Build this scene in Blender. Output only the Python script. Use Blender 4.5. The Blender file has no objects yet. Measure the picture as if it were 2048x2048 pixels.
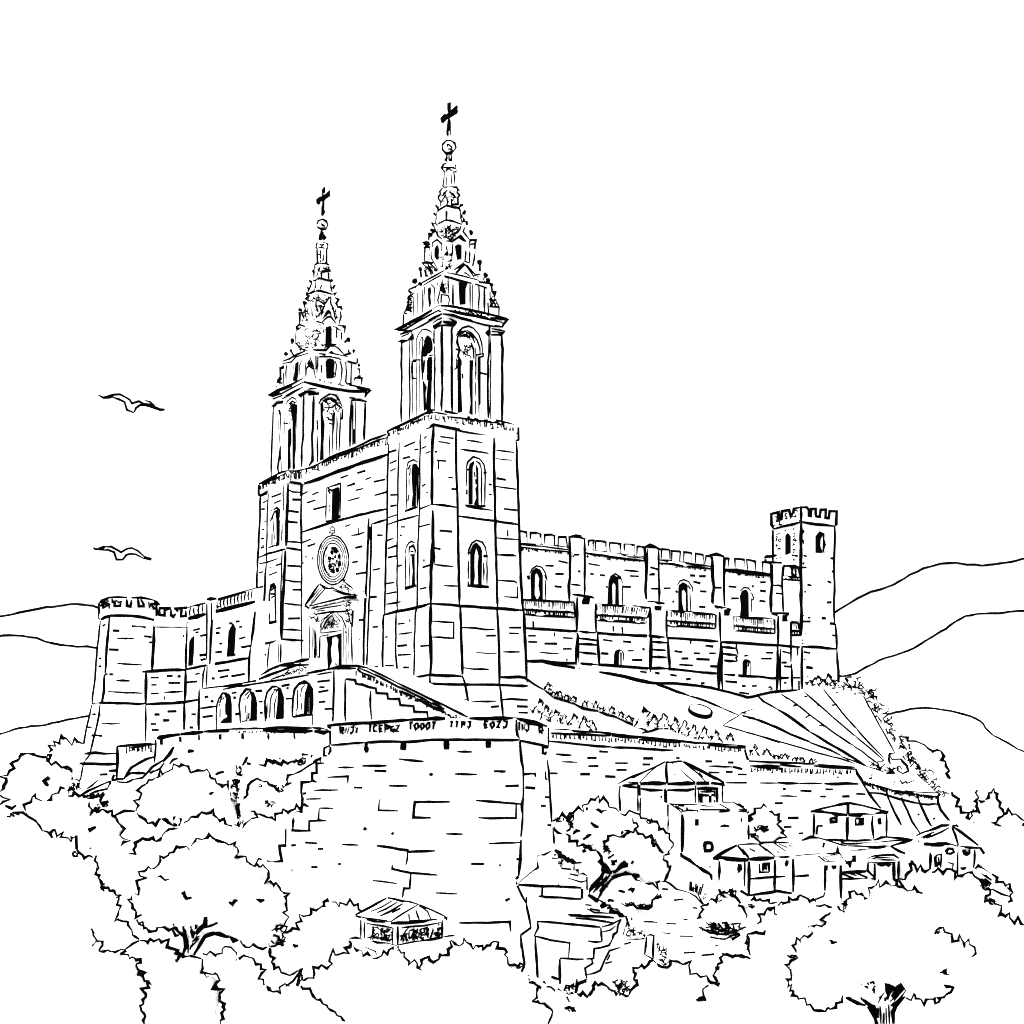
import bpy, math, random
from mathutils import Vector
from mathutils.bvhtree import BVHTree
from mathutils.geometry import tessellate_polygon
rnd = random.Random(7)
col = bpy.context.scene.collection
LW = 1.0
def linew(x):
    global LW
    LW = x
WM = 1.0            # every drawn line gets a little extra width
F, CX, YH = 2730.0, 1024.0, 1505.0          # focal length and optical centre, in units of a 2048 wide frame
V = Vector

# ------------------------------------------------------------------ materials
def make_mat(name, c, var, scale, rough=1.0):
    m = bpy.data.materials.new(name); m.use_nodes = True
    nt = m.node_tree; b = nt.nodes['Principled BSDF']
    b.inputs['Roughness'].default_value = rough
    b.inputs['Specular IOR Level'].default_value = 0.0
    tc = nt.nodes.new('ShaderNodeTexCoord'); n = nt.nodes.new('ShaderNodeTexNoise')
    n.inputs['Scale'].default_value = scale; n.inputs['Detail'].default_value = 5
    r = nt.nodes.new('ShaderNodeMapRange')
    r.inputs['To Min'].default_value = 1 - var; r.inputs['To Max'].default_value = 1
    mx = nt.nodes.new('ShaderNodeMix'); mx.data_type = 'RGBA'; mx.blend_type = 'MULTIPLY'
    mx.inputs['Factor'].default_value = 1
    mx.inputs['A'].default_value = (*c, 1)
    nt.links.new(tc.outputs['Object'], n.inputs['Vector'])
    nt.links.new(n.outputs['Fac'], r.inputs['Value'])
    nt.links.new(r.outputs['Result'], mx.inputs['B'])
    nt.links.new(mx.outputs['Result'], b.inputs['Base Color'])
    return m
STONE = make_mat('pale_stone', (.84, .84, .84), .06, .35)
PLASTER = make_mat('white_plaster', (.85, .85, .85), .05, .6)
LEAF = make_mat('pale_foliage', (.84, .84, .84), .08, 1.2)
EARTH = make_mat('pale_earth', (.84, .84, .84), .05, .05)
INK = make_mat('black_line', (.0012, .0012, .0013), .5, 3)
IRON = make_mat('black_iron', (.0012, .0012, .0013), .4, 5)

# ------------------------------------------------------------------ survey tiles: reading points off the drawing
TILES = {'A1': (800, 180, 300/1932), 'A2': (760, 440, 320/1932), 'A3': (500, 360, 300/1932), 'A4': (500, 620, 380/1932),
 'A5': (750, 720, 400/1932), 'A6': (500, 940, 420/1932), 'A7': (740, 1080, 400/1932), 'B1': (1030, 1040, 360/1932),
 'B2': (1300, 1080, 340/1932), 'B3': (1520, 1000, 400/1932), 'B4': (120, 1170, 430/1932), 'B5': (380, 1300, 380/1932),
 'B6': (640, 1300, 480/1932), 'B7': (1040, 1340, 520/1932), 'B8': (1400, 1330, 500/1932), 'C1': (0, 1440, 420/1932),
 'C2': (180, 1480, 500/1932), 'C3': (480, 1460, 588/1932), 'C4': (1000, 1520, 400/1932), 'C5': (1000, 1680, 560/1932),
 'C6': (1220, 1500, 340/1932), 'C7': (1400, 1580, 648/1932), 'C8': (0, 760, 400/1932), 'D': (0, 0, 2048/1932), 'N': (0, 0, 1)}
cur = TILES['N']
def T(t):
    global cur
    cur = TILES[t]
def P(s):
    """'x,y x,y' in the current tile -> list of (x, y) in the 2048 frame; 'A6:x,y' picks another tile"""
    if not isinstance(s, str): return s
    out = []
    for w in s.split():
        t = cur
        if ':' in w:
            k, w = w.split(':'); t = TILES[k]
        a = w.split(',')
        out.append((t[0] + float(a[0])*t[2], t[1] + float(a[1])*t[2]))
    return out
def ray(x, y): return V(((x - CX)/F, 1.0, (YH - y)/F))
def at(p, Y): return ray(*p)*Y

dL = V((-950.0 - CX, F, 0)); dL.normalize()     # direction of the church front, running back to the left
dR = V((4800.0 - CX, F, 0)); dR.normalize()     # direction of the nave, running back to the right
assert abs(dL.dot(dR)) < .01

class Plane:
    def __init__(s, p0, d=None, n=None):
        s.p = V(p0)
        if n is None:
            n = V((d[1], -d[0], 0)); n.normalize()
            if n.y > 0: n = -n
        s.n = n
    def off(s, k): return Plane(s.p + s.n*k, n=s.n)
    def hit(s, x, y):
        r = ray(x, y); den = s.n.dot(r)
        t = s.n.dot(s.p)/den
        return r*t, s.n
def frontal(Y): return Plane((0, Y, 0), n=V((0, -1, 0)))
def thru(a, Ya, b, Yb):
    A = ray(*a)*Ya; B = ray(*b)*Yb
    d = B - A; return Plane(A, d=(d.x, d.y))

class Surf:
    def __init__(s, builders):
        v, f = [], []
        for b in builders:
            k = len(v); v += b.v
            for fc, m in zip(b.f, b.m):
                if m: continue
                if len(fc) <= 4: f.append([i + k for i in fc])
                else:                                    # outlines with notches: proper triangles
                    loop = [b.v[i] for i in fc]
                    f += [[fc[j] + k for j in t] for t in tessellate_polygon([loop])]
        s.t = BVHTree.FromPolygons(v, f)
        s.px = [(CX + F*p.x/p.y, YH - F*p.z/p.y, p.y) for p in v if p.y > 1]
    def near(s, x, y): return min(s.px, key=lambda q: (q[0]-x)**2 + (q[1]-y)**2)[2]
    def hit(s, x, y):
        d = ray(x, y).normalized()
        loc, n, i, _ = s.t.ray_cast(V((0, 0, 0)), d)
        if loc is None: return None
        if n.dot(d) > 0: n = -n
        return loc, n

def resample(pts, step):
    out = [pts[0]]
    for a, b in zip(pts, pts[1:]):
        L = math.hypot(b[0]-a[0], b[1]-a[1]); n = max(1, int(L/step))
        for k in range(1, n+1):
            t = k/n; out.append((a[0]+(b[0]-a[0])*t, a[1]+(b[1]-a[1])*t))
    return out
def smooth(pts, it=2, closed=False):
    for _ in range(it):
        o = [] if closed else [pts[0]]
        q = pts + [pts[0]] if closed else pts
        for a, b in zip(q, q[1:]):
            o += [(a[0]*.75+b[0]*.25, a[1]*.75+b[1]*.25), (a[0]*.25+b[0]*.75, a[1]*.25+b[1]*.75)]
        if not closed: o.append(pts[-1])
        pts = o
    return pts
def jag(pts, amp=4.5, step=8.0):
    """ragged leafy version of a line: irregular teeth, now and then a longer leaf tip"""
    q = resample(pts, step); out = []
    s = 1
    for i, p in enumerate(q):
        a = q[max(0, i-1)]; b = q[min(len(q)-1, i+1)]
        tx, ty = b[0]-a[0], b[1]-a[1]; L = math.hypot(tx, ty) or 1
        nx, ny = -ty/L, tx/L
        s = -s if rnd.random() < .85 else s
        k = s*amp*rnd.uniform(.2, .85); tt = rnd.uniform(-.4, .4)*step
        if rnd.random() < .12: k *= 1.9; tt *= 2
        if i in (0, len(q)-1): k = tt = 0
        out.append((p[0]+nx*k+tx/L*tt, p[1]+ny*k+ty/L*tt))
    return out

class B:
    def __init__(s): s.v, s.f, s.m, s._s = [], [], [], None
    # ---- solids
    def add(s, vs, fs, mat=0):
        k = len(s.v); s.v += [V(p) for p in vs]
        for f in fs: s.f.append([i + k for i in f]); s.m.append(mat)
        if mat == 0: s._s = None
    def prism(s, pts, vec, mat=0):
        n = len(pts); vec = V(vec)
        vs = list(pts) + [p + vec for p in pts]
        fs = [list(range(n)), list(range(2*n-1, n-1, -1))] + [[i, i+n, (i+1) % n + n, (i+1) % n] for i in range(n)]
        s.add(vs, fs, mat)
    def slab(s, plane, coords, depth, proud=0.0, mat=0, vec=None):
        """outline read off the drawing onto a plane, given its real thickness"""
        pl = plane.off(proud) if proud else plane
        pts = [pl.hit(*p)[0] for p in P(coords)]
        s.prism(pts, vec if vec is not None else -plane.n*depth, mat)
        return pts
    def loft(s, rings, mat=0, cap=True):
        n = len(rings[0]); vs = [p for r in rings for p in r]; fs = []
        for k in range(len(rings)-1):
            for i in range(n):
                j = (i+1) % n
                fs.append([k*n+i, k*n+j, (k+1)*n+j, (k+1)*n+i])
        if cap: fs += [list(range(n)), list(range(len(vs)-n, len(vs)))]
        s.add(vs, fs, mat)
    def tower(s, levels, Yc, depthR=None):
        """square tower from its left edge, near corner and right edge at each level"""
        rings = []
        for lv in levels:
            l, c, r = P(lv)
            Cp = at(c, Yc)
            Lp = Plane(Cp, d=dL).hit(*l)[0]; Lp.z = Cp.z
            if depthR: Rp = Cp + dR*depthR
            else: Rp = Plane(Cp, d=dR).hit(*r)[0]
            Rp.z = Cp.z
            rings.append([Cp, Rp, Rp + Lp - Cp, Lp])
        s.loft(rings)
    def lathe(s, cx, lv, Y, n=20, mat=0):
        rings = []
        for y, r in lv:
            c = at((cx, y), Y); R = r/F*Y
            rings.append([c + V((R*math.cos(2*math.pi*i/n), R*math.sin(2*math.pi*i/n), 0)) for i in range(n)])
        s.loft(rings, mat)
    def ball(s, x, y, r, Y, mat=0):
        n = 8
        s.lathe(x, [(y - r*math.cos(math.pi*k/n), max(.01, r*math.sin(math.pi*k/n))) for k in range(n+1)], Y, 16, mat)
    def crown(s, pts, Y, depth, mat=0, lump=.06):
        """rounded leafy mass with the drawn outline as its widest section"""
        pts = resample(smooth(pts, 1, True), 10)
        P3 = [at(p, Y) for p in pts]; n = len(P3)
        c = sum(P3, V())/n
        rings = []
        for a in (-86, -70, -50, -30, -12, 0, 12, 30, 50, 70, 86):
            t = math.radians(a); k = math.cos(t); dy = math.sin(t)*depth
            q = []
            for p in P3:
                j = 1 + (rnd.uniform(-lump, lump) if a else 0)
                w = (Y + dy)/Y if dy < 0 else 1.0
                q.append((c + (p - c)*k*(j if abs(a) > 30 else min(1, j))*(.985 if a else 1))*w + (V((0, dy*(1 + rnd.uniform(-.05, .05)), 0)) if dy > 0 else V()))
            rings.append(q)
        s.loft(rings, mat)
    def surf(s):
        if s._s is None: s._s = Surf([s])
        return s._s
    # ---- drawn lines: real black beading lying on the surfaces
    def tube(s, pts, rad, mat=1):
        n = len(pts)
        if n < 2: return
        view = (sum(pts, V())/n).normalized()
        vs = []
        for i, p in enumerate(pts):
            a = pts[i-1] if i else p; b = pts[i+1] if i < n-1 else p
            t1 = (p - a) if i else (b - p); t2 = (b - p) if i < n-1 else (p - a)
            def side(t):
                q = t.cross(view); return q.normalized() if q.length > 1e-9 else V((1, 0, 0))
            s1, s2 = side(t1), side(t2)
            sd = s1 + s2
            if sd.length < .35: sd = s1
            sd.normalize(); k = 1/max(.62, sd.dot(s1))
            r = rad[i]
            vs += [p + sd*r*k, p - view*r*.8, p - sd*r*k, p + view*r*.8]
        fs = []
        for i in range(n-1):
            for j in range(4):
                m = (j+1) % 4
                fs.append([i*4+j, i*4+m, (i+1)*4+m, (i+1)*4+j])
        fs += [[0, 1, 2, 3], [n*4-1, n*4-2, n*4-3, n*4-4]]
        s.add(vs, fs, mat)
    def place(s, pts, surf, Y):
        hs = []
        for p in pts:
            h = surf.hit(*p) if surf else None
            hs.append(h)
        ys = [h[0].y for h in hs if h]
        base = Y if Y else (sorted(ys)[len(ys)//2] if ys else (surf.near(*pts[len(pts)//2]) if surf else 200.))
        last = None; out = []
        for k, (p, h) in enumerate(zip(pts, hs)):
            if h is None:
                near = [(abs(j-k), q[0].y) for j, q in enumerate(hs) if q]
                yy = Y if (Y and not near) else (min(near)[1] if near else base)
                q = at(p, yy)
            else: q = h[0]
            out.append(q)
        return out
    def trace(s, coords, w=4, surf=None, Y=None, wob=.5, leafy=0, step=14, taper=True, lift=.55):
        pts = P(coords)
        if leafy: pts = jag(pts, leafy, 6.6)
        else:
            pts = resample(pts, step)
            if wob: pts = [(x + rnd.uniform(-wob, wob), y + rnd.uniform(-wob, wob)) for x, y in pts]
        q = s.place(pts, surf, Y)
        n = len(q); rad = []
        for i, p in enumerate(q):
            k = rnd.uniform(.55, 1.35) if leafy else rnd.uniform(.85, 1.12)
            if taper and n > 2 and i in (0, n-1): k *= .6
            rad.append(.5*LW*(.94*w + WM)*p.y/F*k)
        q = [p*(1 - lift*r/p.length) for p, r in zip(q, rad)]
        s.tube(q, rad)
    def lines(s, txt, w=4, surf=None, Y=None, **k):
        for ln in txt.replace('\n', ';').split(';'):
            if ln.strip():
                ww = w; t = ln.split()
                if t[0][0] == 'w': ww = float(t[0][1:]); t = t[1:]
                s.trace(' '.join(t), ww, surf, Y, **k)
    def dash(s, txt, w=3.5, surf=None, Y=None):
        """x1,y1,x2,y2 course marks"""
        a = [float(z) for z in txt.replace(',', ' ').split()]
        for k in range(0, len(a) - 3, 4):
            s.trace(f'{a[k]},{a[k+1]} {a[k+2]},{a[k+3]}', w*rnd.uniform(.8, 1.25), surf, Y, wob=.6)
    def dark(s, coords, surf=None, Y=None, th=.36, mat=1):
        """dark panel (opening or glazing) of real thickness"""
        pts = P(coords); hs = [surf.hit(*p) if surf else None for p in pts]
        ok = [h for h in hs if h]
        n = sum((h[1] for h in ok), V()) if ok else V((0, -1, 0))
        n = n.normalized() if n.length > 0 else V((0, -1, 0))
        ys = sorted(h[0].y for h in ok)
        yy = Y if Y else (ys[len(ys)//2] if ys else (surf.near(*pts[0]) if surf else 200))
        pl = Plane(ok[0][0], n=n) if ok else frontal(yy)
        if ok:
            mid = sorted(ok, key=lambda h: h[0].y)[len(ok)//2]; pl = Plane(mid[0], n=n)
        k = max([0] + [min(.9, (h[0] - pl.p).dot(n)) for h in ok])      # clear of any unevenness of the wall
        q = [pl.off(k + .08 + th*.4).hit(*p)[0] for p in pts]
        s.prism(q, -n*(th + k), mat)
    def blob(s, x, y, r, surf=None, Y=None, k=7):
        p = P(f'{x},{y}')[0]; r *= cur[2]
        pts = [(p[0]+r*math.cos(6.283*i/k)*rnd.uniform(.7, 1.2), p[1]+r*math.sin(6.283*i/k)*rnd.uniform(.7, 1.2)) for i in range(k)]
        s.dark(pts, surf, Y)
    def scribble(s, coords, n, L=14, w=2.6, surf=None, Y=None, orth=True):
        """dense little carved marks inside an outline"""
        pg = P(coords)
        def inside(x, y):
            c = False; j = len(pg)-1
            for i in range(len(pg)):
                (xi, yi), (xj, yj) = pg[i], pg[j]
                if (yi > y) != (yj > y) and x < (xj-xi)*(y-yi)/(yj-yi)+xi: c = not c
                j = i
            return c
        x0, x1 = min(p[0] for p in pg), max(p[0] for p in pg); y0, y1 = min(p[1] for p in pg), max(p[1] for p in pg)
        k = 0; n = int(n*.85 + .5)
        for _ in range(n*12):
            if k >= n: break
            x, y = rnd.uniform(x0, x1), rnd.uniform(y0, y1)
            if not inside(x, y): continue
            pts = [(x, y)]; a = rnd.choice((0, 1.57, .8, 2.3)) if orth else rnd.uniform(0, 6.28)
            for _ in range(rnd.choice((1, 2, 2, 3))):
                l = L*rnd.uniform(.3, .8)
                q = (pts[-1][0]+math.cos(a)*l, pts[-1][1]+math.sin(a)*l)
                if not inside(*q): break
                pts.append(q); a += rnd.choice((-1.3, -.8, .8, 1.3))
            if len(pts) > 1: s.trace(pts, w*rnd.uniform(.6, 1.1), surf, Y, wob=0, step=8); k += 1
    def corbels(s, a, n, L=9, w=3.2, surf=None, Y=None):
        """row of small hooked brackets under a moulding"""
        q = P(a); tot = resample(q, 1.5)
        for k in range(n):
            i = int((k + rnd.uniform(.1, .9))/n*(len(tot)-1)); x, y = tot[i]
            l = L*rnd.uniform(.5, 1.2)
            pts = [(x, y), (x + rnd.uniform(-1, 1), y + l)]
            if rnd.random() < .6: pts.append((x + rnd.choice((-1, 1))*rnd.uniform(2, 5), y + l + rnd.uniform(-3, 2)))
            s.trace(pts, w*rnd.uniform(.6, 1.15), surf, Y, wob=0, step=6)
    # ---- link
    def build(s, name, parent=None, mat=STONE, loc=None):
        root = parent
        while root is not None and root.parent is not None: root = root.parent
        o0 = V(root.location) if root is not None else V(loc or (0, 0, 0))
        me = bpy.data.meshes.new(name)
        me.from_pydata([p - o0 for p in s.v], [], s.f)
        me.materials.append(mat); me.materials.append(INK)
        me.polygons.foreach_set('material_index', s.m)
        me.update()
        o = bpy.data.objects.new(name, me); col.objects.link(o)
        if parent is not None: o.parent = parent
        else: o.location = o0
        return o

def thing(name, label, cat, loc, group=None):
    o = bpy.data.objects.new(name, None); col.objects.link(o)
    o.location = loc; o['label'] = label; o['category'] = cat
    if group: o['group'] = group
    return o
def tag(o, label=None, cat=None, group=None, kind=None):
    for k, v in (('label', label), ('category', cat), ('group', group), ('kind', kind)):
        if v: o[k] = v
    return o
def window(parent, surf, inks, darks, name='window', mat=STONE, label=None, Y=None):
    b = B()
    for d in darks.split(';'):
        if d.strip(): b.dark(d, surf, Y)
    b.lines(inks, 3.2, surf, Y)
    o = b.build(name, parent, mat)
    if label: o['label'] = label
    return o
# ================================================================== the twin-spired church
Cor = at((864, 1400), 200.0); Cor.z = 0                    # near corner of the right-hand tower
Ft = Plane(Cor, d=dL); Sd = Plane(Cor, d=dR)
CorL = Ft.hit(572, 1300)[0]; CorL.z = 0                    # near corner of the left-hand tower
ret = Plane(CorL, d=dR).hit(604, 1300)[0]; ret.z = 0       # where the recessed front meets it
Fc = Plane(ret, d=dL)
church = thing('church', 'tall pale stone church with two ornate spires topped by black crosses', 'church', at((700, 1345), 212))

def cross(txt, Y, parent):
    b = B()
    for t in txt.split(';'):
        b.prism([at(p, Y) for p in P(t)], (0, .5, 0), 1)
    return b.build('cross', parent, IRON)

# ---------------- right-hand tower
b = B()
YC = Cor.y
b.tower(['A5:130,813 A5:562,630 A5:1367,778', 'A5:120,1590 A5:550,1400 A5:1388,1590', 'A7:143,722 A7:588,618 A7:1478,678',
         'A7:122,1310 A7:583,1305 A7:1512,1330', 'A7:100,1425 A7:575,1392 A7:1545,1408', 'A7:90,1780 A7:575,1780 A7:1606,1740',
         'A7:90,2100 A7:575,2100 A7:1640,2100'], YC)
RT = b
rt_body = b
T('A5'); s = b.surf()
b.lines('''w5 135,815 128,1000 125,1100 120,1540 105,1932
w6 565,640 555,800 550,1000 550,1400;w6 558,1450 560,1700 562,1932
w6 1365,785 1370,980 1378,1100 1385,1400 1390,1600 1400,1932
w4 238,800 228,1000 225,1200 220,1550 212,1932;w4 440,710 436,1000 435,1230 430,1480 410,1932
w5 782,680 785,1100 795,1300 800,1505 805,1932;w6 1150,750 1150,1100 1158,1350 1160,1560 1170,1932
w5 560,1395 660,1402 790,1425;w5 800,1505 980,1530 1165,1555 1385,1590;w4 120,1592 220,1558 420,1500;w3.5 430,1440 555,1395
w4 1165,1220 1365,1250;w3.5 1170,1718 1390,1735;w3.5 1245,1435 1370,1452;w3.5 1180,1880 1330,1880 1370,1895
w3 600,970 690,978;w3 612,975 612,1055;w3 1280,1640 1280,1705''', 4, s)
b.dash('''280,838 385,795 262,952 338,932 380,868 420,865 475,760 500,740 450,855 500,832 485,905 530,882 628,738 760,756 610,788 730,810
575,885 605,885 705,1135 750,1135 735,1245 795,1250 890,775 1040,800 822,862 1100,900 1170,872 1340,892 1172,950 1330,970 1172,1140 1265,1155
1100,1200 1130,1202 1095,1298 1130,1302 455,1222 490,1198 495,1280 510,1278 540,1270 545,1270 425,1610 530,1585 250,1615 290,1608 235,1700 260,1692
620,1645 750,1660 575,1818 635,1825 135,895 210,870 140,1000 210,970 140,1075 200,1050 148,1308 218,1300 148,1415 205,1400 130,1525 220,1490
118,1745 180,1722 125,1822 212,1797 125,1908 212,1890''', 3.2, s)
T('A7')
b.lines('''w5 155,0 150,520 140,720;w5 130,728 130,1000 120,1100 125,1310
w4 265,0 265,690;w5 255,700 250,1100 262,1250 268,1385;w5 465,0 458,640 440,700 430,1100 425,1325
w7 605,0 598,200 590,300 585,620;w7 585,620 580,900 592,1180 580,1300;w5 578,1300 580,1400 570,1530
w6 850,0 858,300 862,630;w6 872,640 880,900 895,1300;w5 890,1310 920,1385 942,1540 955,1720
w5 1215,0 1225,380 1230,655;w6 1228,660 1248,1100 1250,1390;w5 1250,1390 1270,1540 1285,1715
w6 1448,0 1455,300 1468,580 1485,700;w6 1485,690 1500,980 1510,1250 1512,1335;w5 1540,1405 1560,1540 1600,1720
w6 120,728 265,688 450,655 588,612;w6 588,615 700,620 870,636 1230,660 1480,680
w6 425,1328 588,1302 890,1316;w5 385,1412 580,1388 920,1396 1250,1400 1545,1410;w4 430,1325 392,1355 380,1425
w6 1258,1325 1440,1322 1505,1335 1545,1385;w4 580,1522 700,1524 930,1542;w4 1270,1542 1370,1535 1555,1546
w3.5 600,785 808,796 808,948 600,936;w3.5 1425,445 1425,555 1295,546;w4 1228,388 1400,402 1420,420;w4 1228,142 1415,155
w4 625,235 700,248 810,255;w3.5 618,85 625,230;w4 715,442 855,446;w4 890,848 1010,850 1110,865 1205,865;w4 900,1235 1010,1246 1148,1250''', 4, s)
b.dash('''630,82 685,90 510,198 525,198 503,265 585,240 475,475 548,460 378,765 390,790 265,812 335,803 270,912 412,892 262,1025 355,1018
265,1112 395,1105 485,1025 570,1020 320,1230 375,1230 145,1212 230,1210 155,1318 220,1318 1120,922 1215,922 1342,845 1465,845 1345,902 1438,902
1285,1080 1448,1082 1025,1088 1225,1096 980,1560 1225,1558 1170,1610 1252,1608 1420,1608 1525,1608 1432,1665 1545,1665 980,1645 990,1658
175,82 255,55 175,168 260,155 155,420 230,408 155,520 250,502 155,622 298,595 270,255 308,242 140,940 170,932''', 3.4, s)
tw = b.build('bell_tower', church)
tw['label'] = 'taller, nearer bell tower on the right of the church front'
window(tw, s, '''A5:305,1050 A5:320,990 A5:375,962 A5:412,990;w3 A5:305,1050 A5:305,1440;A5:330,1100 A5:330,1260;A5:328,1300 A5:322,1365;w6 A5:285,1465 A5:415,1418;A5:318,1060 A5:345,1010
A5:335,1115 A5:345,1040''', 'A5:350,1080 A5:360,1005 A5:390,1000 A5:410,1040 A5:412,1330 A5:402,1410 A5:398,1100 A5:388,1080 A5:385,1415 A5:350,1415 A5:362,1300')
window(tw, s, '''A7:340,150 A7:350,70 A7:375,25 A7:405,12 A7:432,30;A7:345,150 A7:345,455;w3 A7:385,150 A7:385,440;w7 A7:335,472 A7:445,440;w4 A7:375,150 A7:385,70 A7:420,50 A7:440,100 A7:435,140;A7:390,110 A7:420,110;A7:390,145 A7:430,145''',
       'A7:398,160 A7:420,150 A7:424,430 A7:400,440 A7:410,300')
window(tw, s, '''A5:880,1050 A5:895,985 A5:950,935 A5:1010,955 A5:1050,1010 A5:1062,1080 A5:1062,1400;A5:885,1050 A5:885,1215;A5:885,1250 A5:885,1300;A5:885,1060 A5:920,1058;w3 A5:1028,1060 A5:1028,1400;w4 A5:970,975 A5:1010,1000 A5:1030,1060
w6 A5:870,1405 A5:960,1420 A5:1070,1410;w4 A5:885,1415 A5:1020,1435 A5:1135,1452;w7 A5:1050,1080 A5:1075,1100;w2.6 A5:960,1080 A5:965,1130;w2.6 A5:972,1150 A5:975,1200''',
       'A5:910,1060 A5:920,1000 A5:960,972 A5:960,1000 A5:945,1040 A5:945,1390 A5:910,1390;A5:980,1010 A5:1000,1050 A5:1003,1400 A5:960,1395 A5:985,1330 A5:975,1240 A5:990,1210')
window(tw, s, '''A7:950,150 A7:955,90 A7:985,30 A7:1030,3 A7:1085,20 A7:1115,70 A7:1128,150;A7:950,200 A7:950,375;A7:1130,160 A7:1130,440;A7:1098,215 A7:1098,385;A7:940,125 A7:990,125;w5 A7:1095,155 A7:1140,155;w8 A7:940,440 A7:1050,445 A7:1148,455;w3 A7:950,400 A7:950,430''',
       'A7:975,100 A7:1000,45 A7:1030,22 A7:1075,70 A7:1085,110 A7:1080,430 A7:1052,430 A7:1045,250 A7:1055,150 A7:1032,65 A7:1012,140 A7:1010,260 A7:1015,340 A7:1005,430 A7:975,430')

# cornice band
b = B(); b.tower(['A5:116,818 A5:565,630 A5:1394,777', 'A5:112,690 A5:562,492 A5:1396,648'], YC - .5)
T('A5'); s = b.surf()
b.lines('''w6 118,818 250,775 420,705 565,625 780,668 1150,745 1300,775 1396,775;w6 112,690 240,635 400,560 545,488 640,490 800,520
w3.5 150,680 330,595 480,520 555,508 640,515 700,525;w4 800,520 1090,560 1290,610 1396,650;w3.5 690,545 900,570 1100,598 1210,610;w5 1385,650 1385,775;w4 112,690 135,712 115,760 118,818''', 4, s)
b.corbels('140,700 300,630 480,545 555,525', 16, 9, 3, s); b.corbels('570,525 800,565 1100,610 1390,660', 26, 9, 3, s)
b.scribble('150,680 540,510 545,545 160,720', 16, 12, 3, s); b.scribble('850,540 1250,600 1250,650 850,585', 22, 12, 3, s)
b.build('cornice', tw)

linew(0.86)
# belfry with arched openings
YB = 202.3
b = B(); b.tower(['A2:248,1375 A2:757,1135 A2:1482,1290', 'A5:255,600 A5:606,495 A5:1232,592', 'A5:255,760 A5:606,640 A5:1232,740'], YB)
T('A2'); s = b.surf()
b.lines('''w7 262,1470 265,1932;w4 362,1450 358,1932;w4 382,1340 388,1500 392,1680;w2.6 378,1690 378,1932;w5 652,1300 656,1380 658,1500;w5 640,1430 655,1490;w5 655,1520 665,1650 662,1932
w7 748,1270 748,1932;w6 885,1260 865,1330 865,1500 870,1932;w4 1322,1270 1320,1400;w5 1318,1400 1315,1600 1300,1720 1302,1932;w2.6 1337,1400 1337,1932;w7 1470,1400 1472,1500 1480,1560 1472,1932
w3 440,1680 440,1450 465,1380 510,1330 550,1320 590,1332 632,1362;w3 475,1640 480,1480 510,1405;w3 515,1410 515,1490;w6 515,1480 512,1600 515,1932;w3 475,1700 475,1932;w3 398,1690 490,1690;w5 400,1700 440,1710;w3 440,1720 440,1932;w3 398,1700 398,1910 440,1910
w3 530,1640 580,1600 628,1575;w4 590,1640 635,1630
w4 920,1400 945,1350 1000,1300 1070,1282 1130,1305 1190,1380 1230,1480 1242,1630;w4 1040,1330 1110,1370 1170,1450 1205,1550 1208,1635;w6 945,1390 985,1355 1040,1338;w5 1030,1345 1100,1390 1150,1490;w3 960,1420 1020,1380 1060,1400 1095,1450;w6 1095,1480 1125,1560 1130,1680
w4 1160,1645 1165,1630 1245,1615 1240,1648 1175,1652;w3 1155,1540 1155,1932;w6 935,1400 930,1480 960,1560 940,1640 970,1700 980,1760;w3 925,1660 925,1780 895,1808;w4 910,1560 990,1575;w3 1215,1840 1290,1862''', 4, s)
b.dark('545,1420 570,1390 605,1420 622,1500 622,1560 590,1605 560,1610 550,1640 520,1650 515,1560', s); b.dark('575,1660 615,1650 615,1932 560,1932 570,1800', s)
b.dark('945,1680 975,1690 980,1932 942,1932', s); b.dark('1100,1700 1130,1690 1115,1932 1088,1932', s); b.dark('1188,1660 1218,1660 1215,1800 1205,1932 1186,1932', s)
b.scribble('1000,1500 1100,1500 1110,1720 1040,1720 1000,1620', 22, 8, 2.4, s); b.scribble('930,1350 1150,1350 1150,1520 1100,1440 1000,1400 930,1480', 22, 10, 2.6, s)
b.scribble('520,1400 620,1400 620,1600 520,1620', 10, 10, 2.6, s)
T('A5')
b.lines('''w6 258,0 262,330 252,500 256,600;w5 335,0 338,280 338,578;w2.6 362,0 362,545;w2.6 402,130 402,540;w2.6 430,0 430,520;w2.6 365,180 400,180;w6 478,0 470,120;w5 575,0 582,80 578,200 580,480;w6 648,0 650,280 640,430 645,490
w6 740,0 740,430 748,510;w3 790,0 785,80 765,95;w2.6 970,0 970,60;w2.6 970,110 970,165;w2.6 970,210 970,350;w2.6 970,390 970,520;w3 1015,125 1080,140;w6 1090,0 1090,300 1096,560;w2.6 1115,0 1115,570;w7 1228,0 1228,592;w3.5 845,130 845,180''', 4, s)
b.dark('500,0 545,0 540,120 535,300 528,480 495,490 495,380 510,200 500,120', s); b.dark('460,200 475,230 490,260 478,320 485,470 468,490', s)
b.dark('805,0 830,0 835,280 845,500 805,510', s); b.dark('920,0 945,0 945,530 915,510 930,420 918,240', s); b.dark('998,0 1022,0 1022,420 1010,440 1010,550 1005,450', s)
b.build('belfry', tw)
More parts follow.
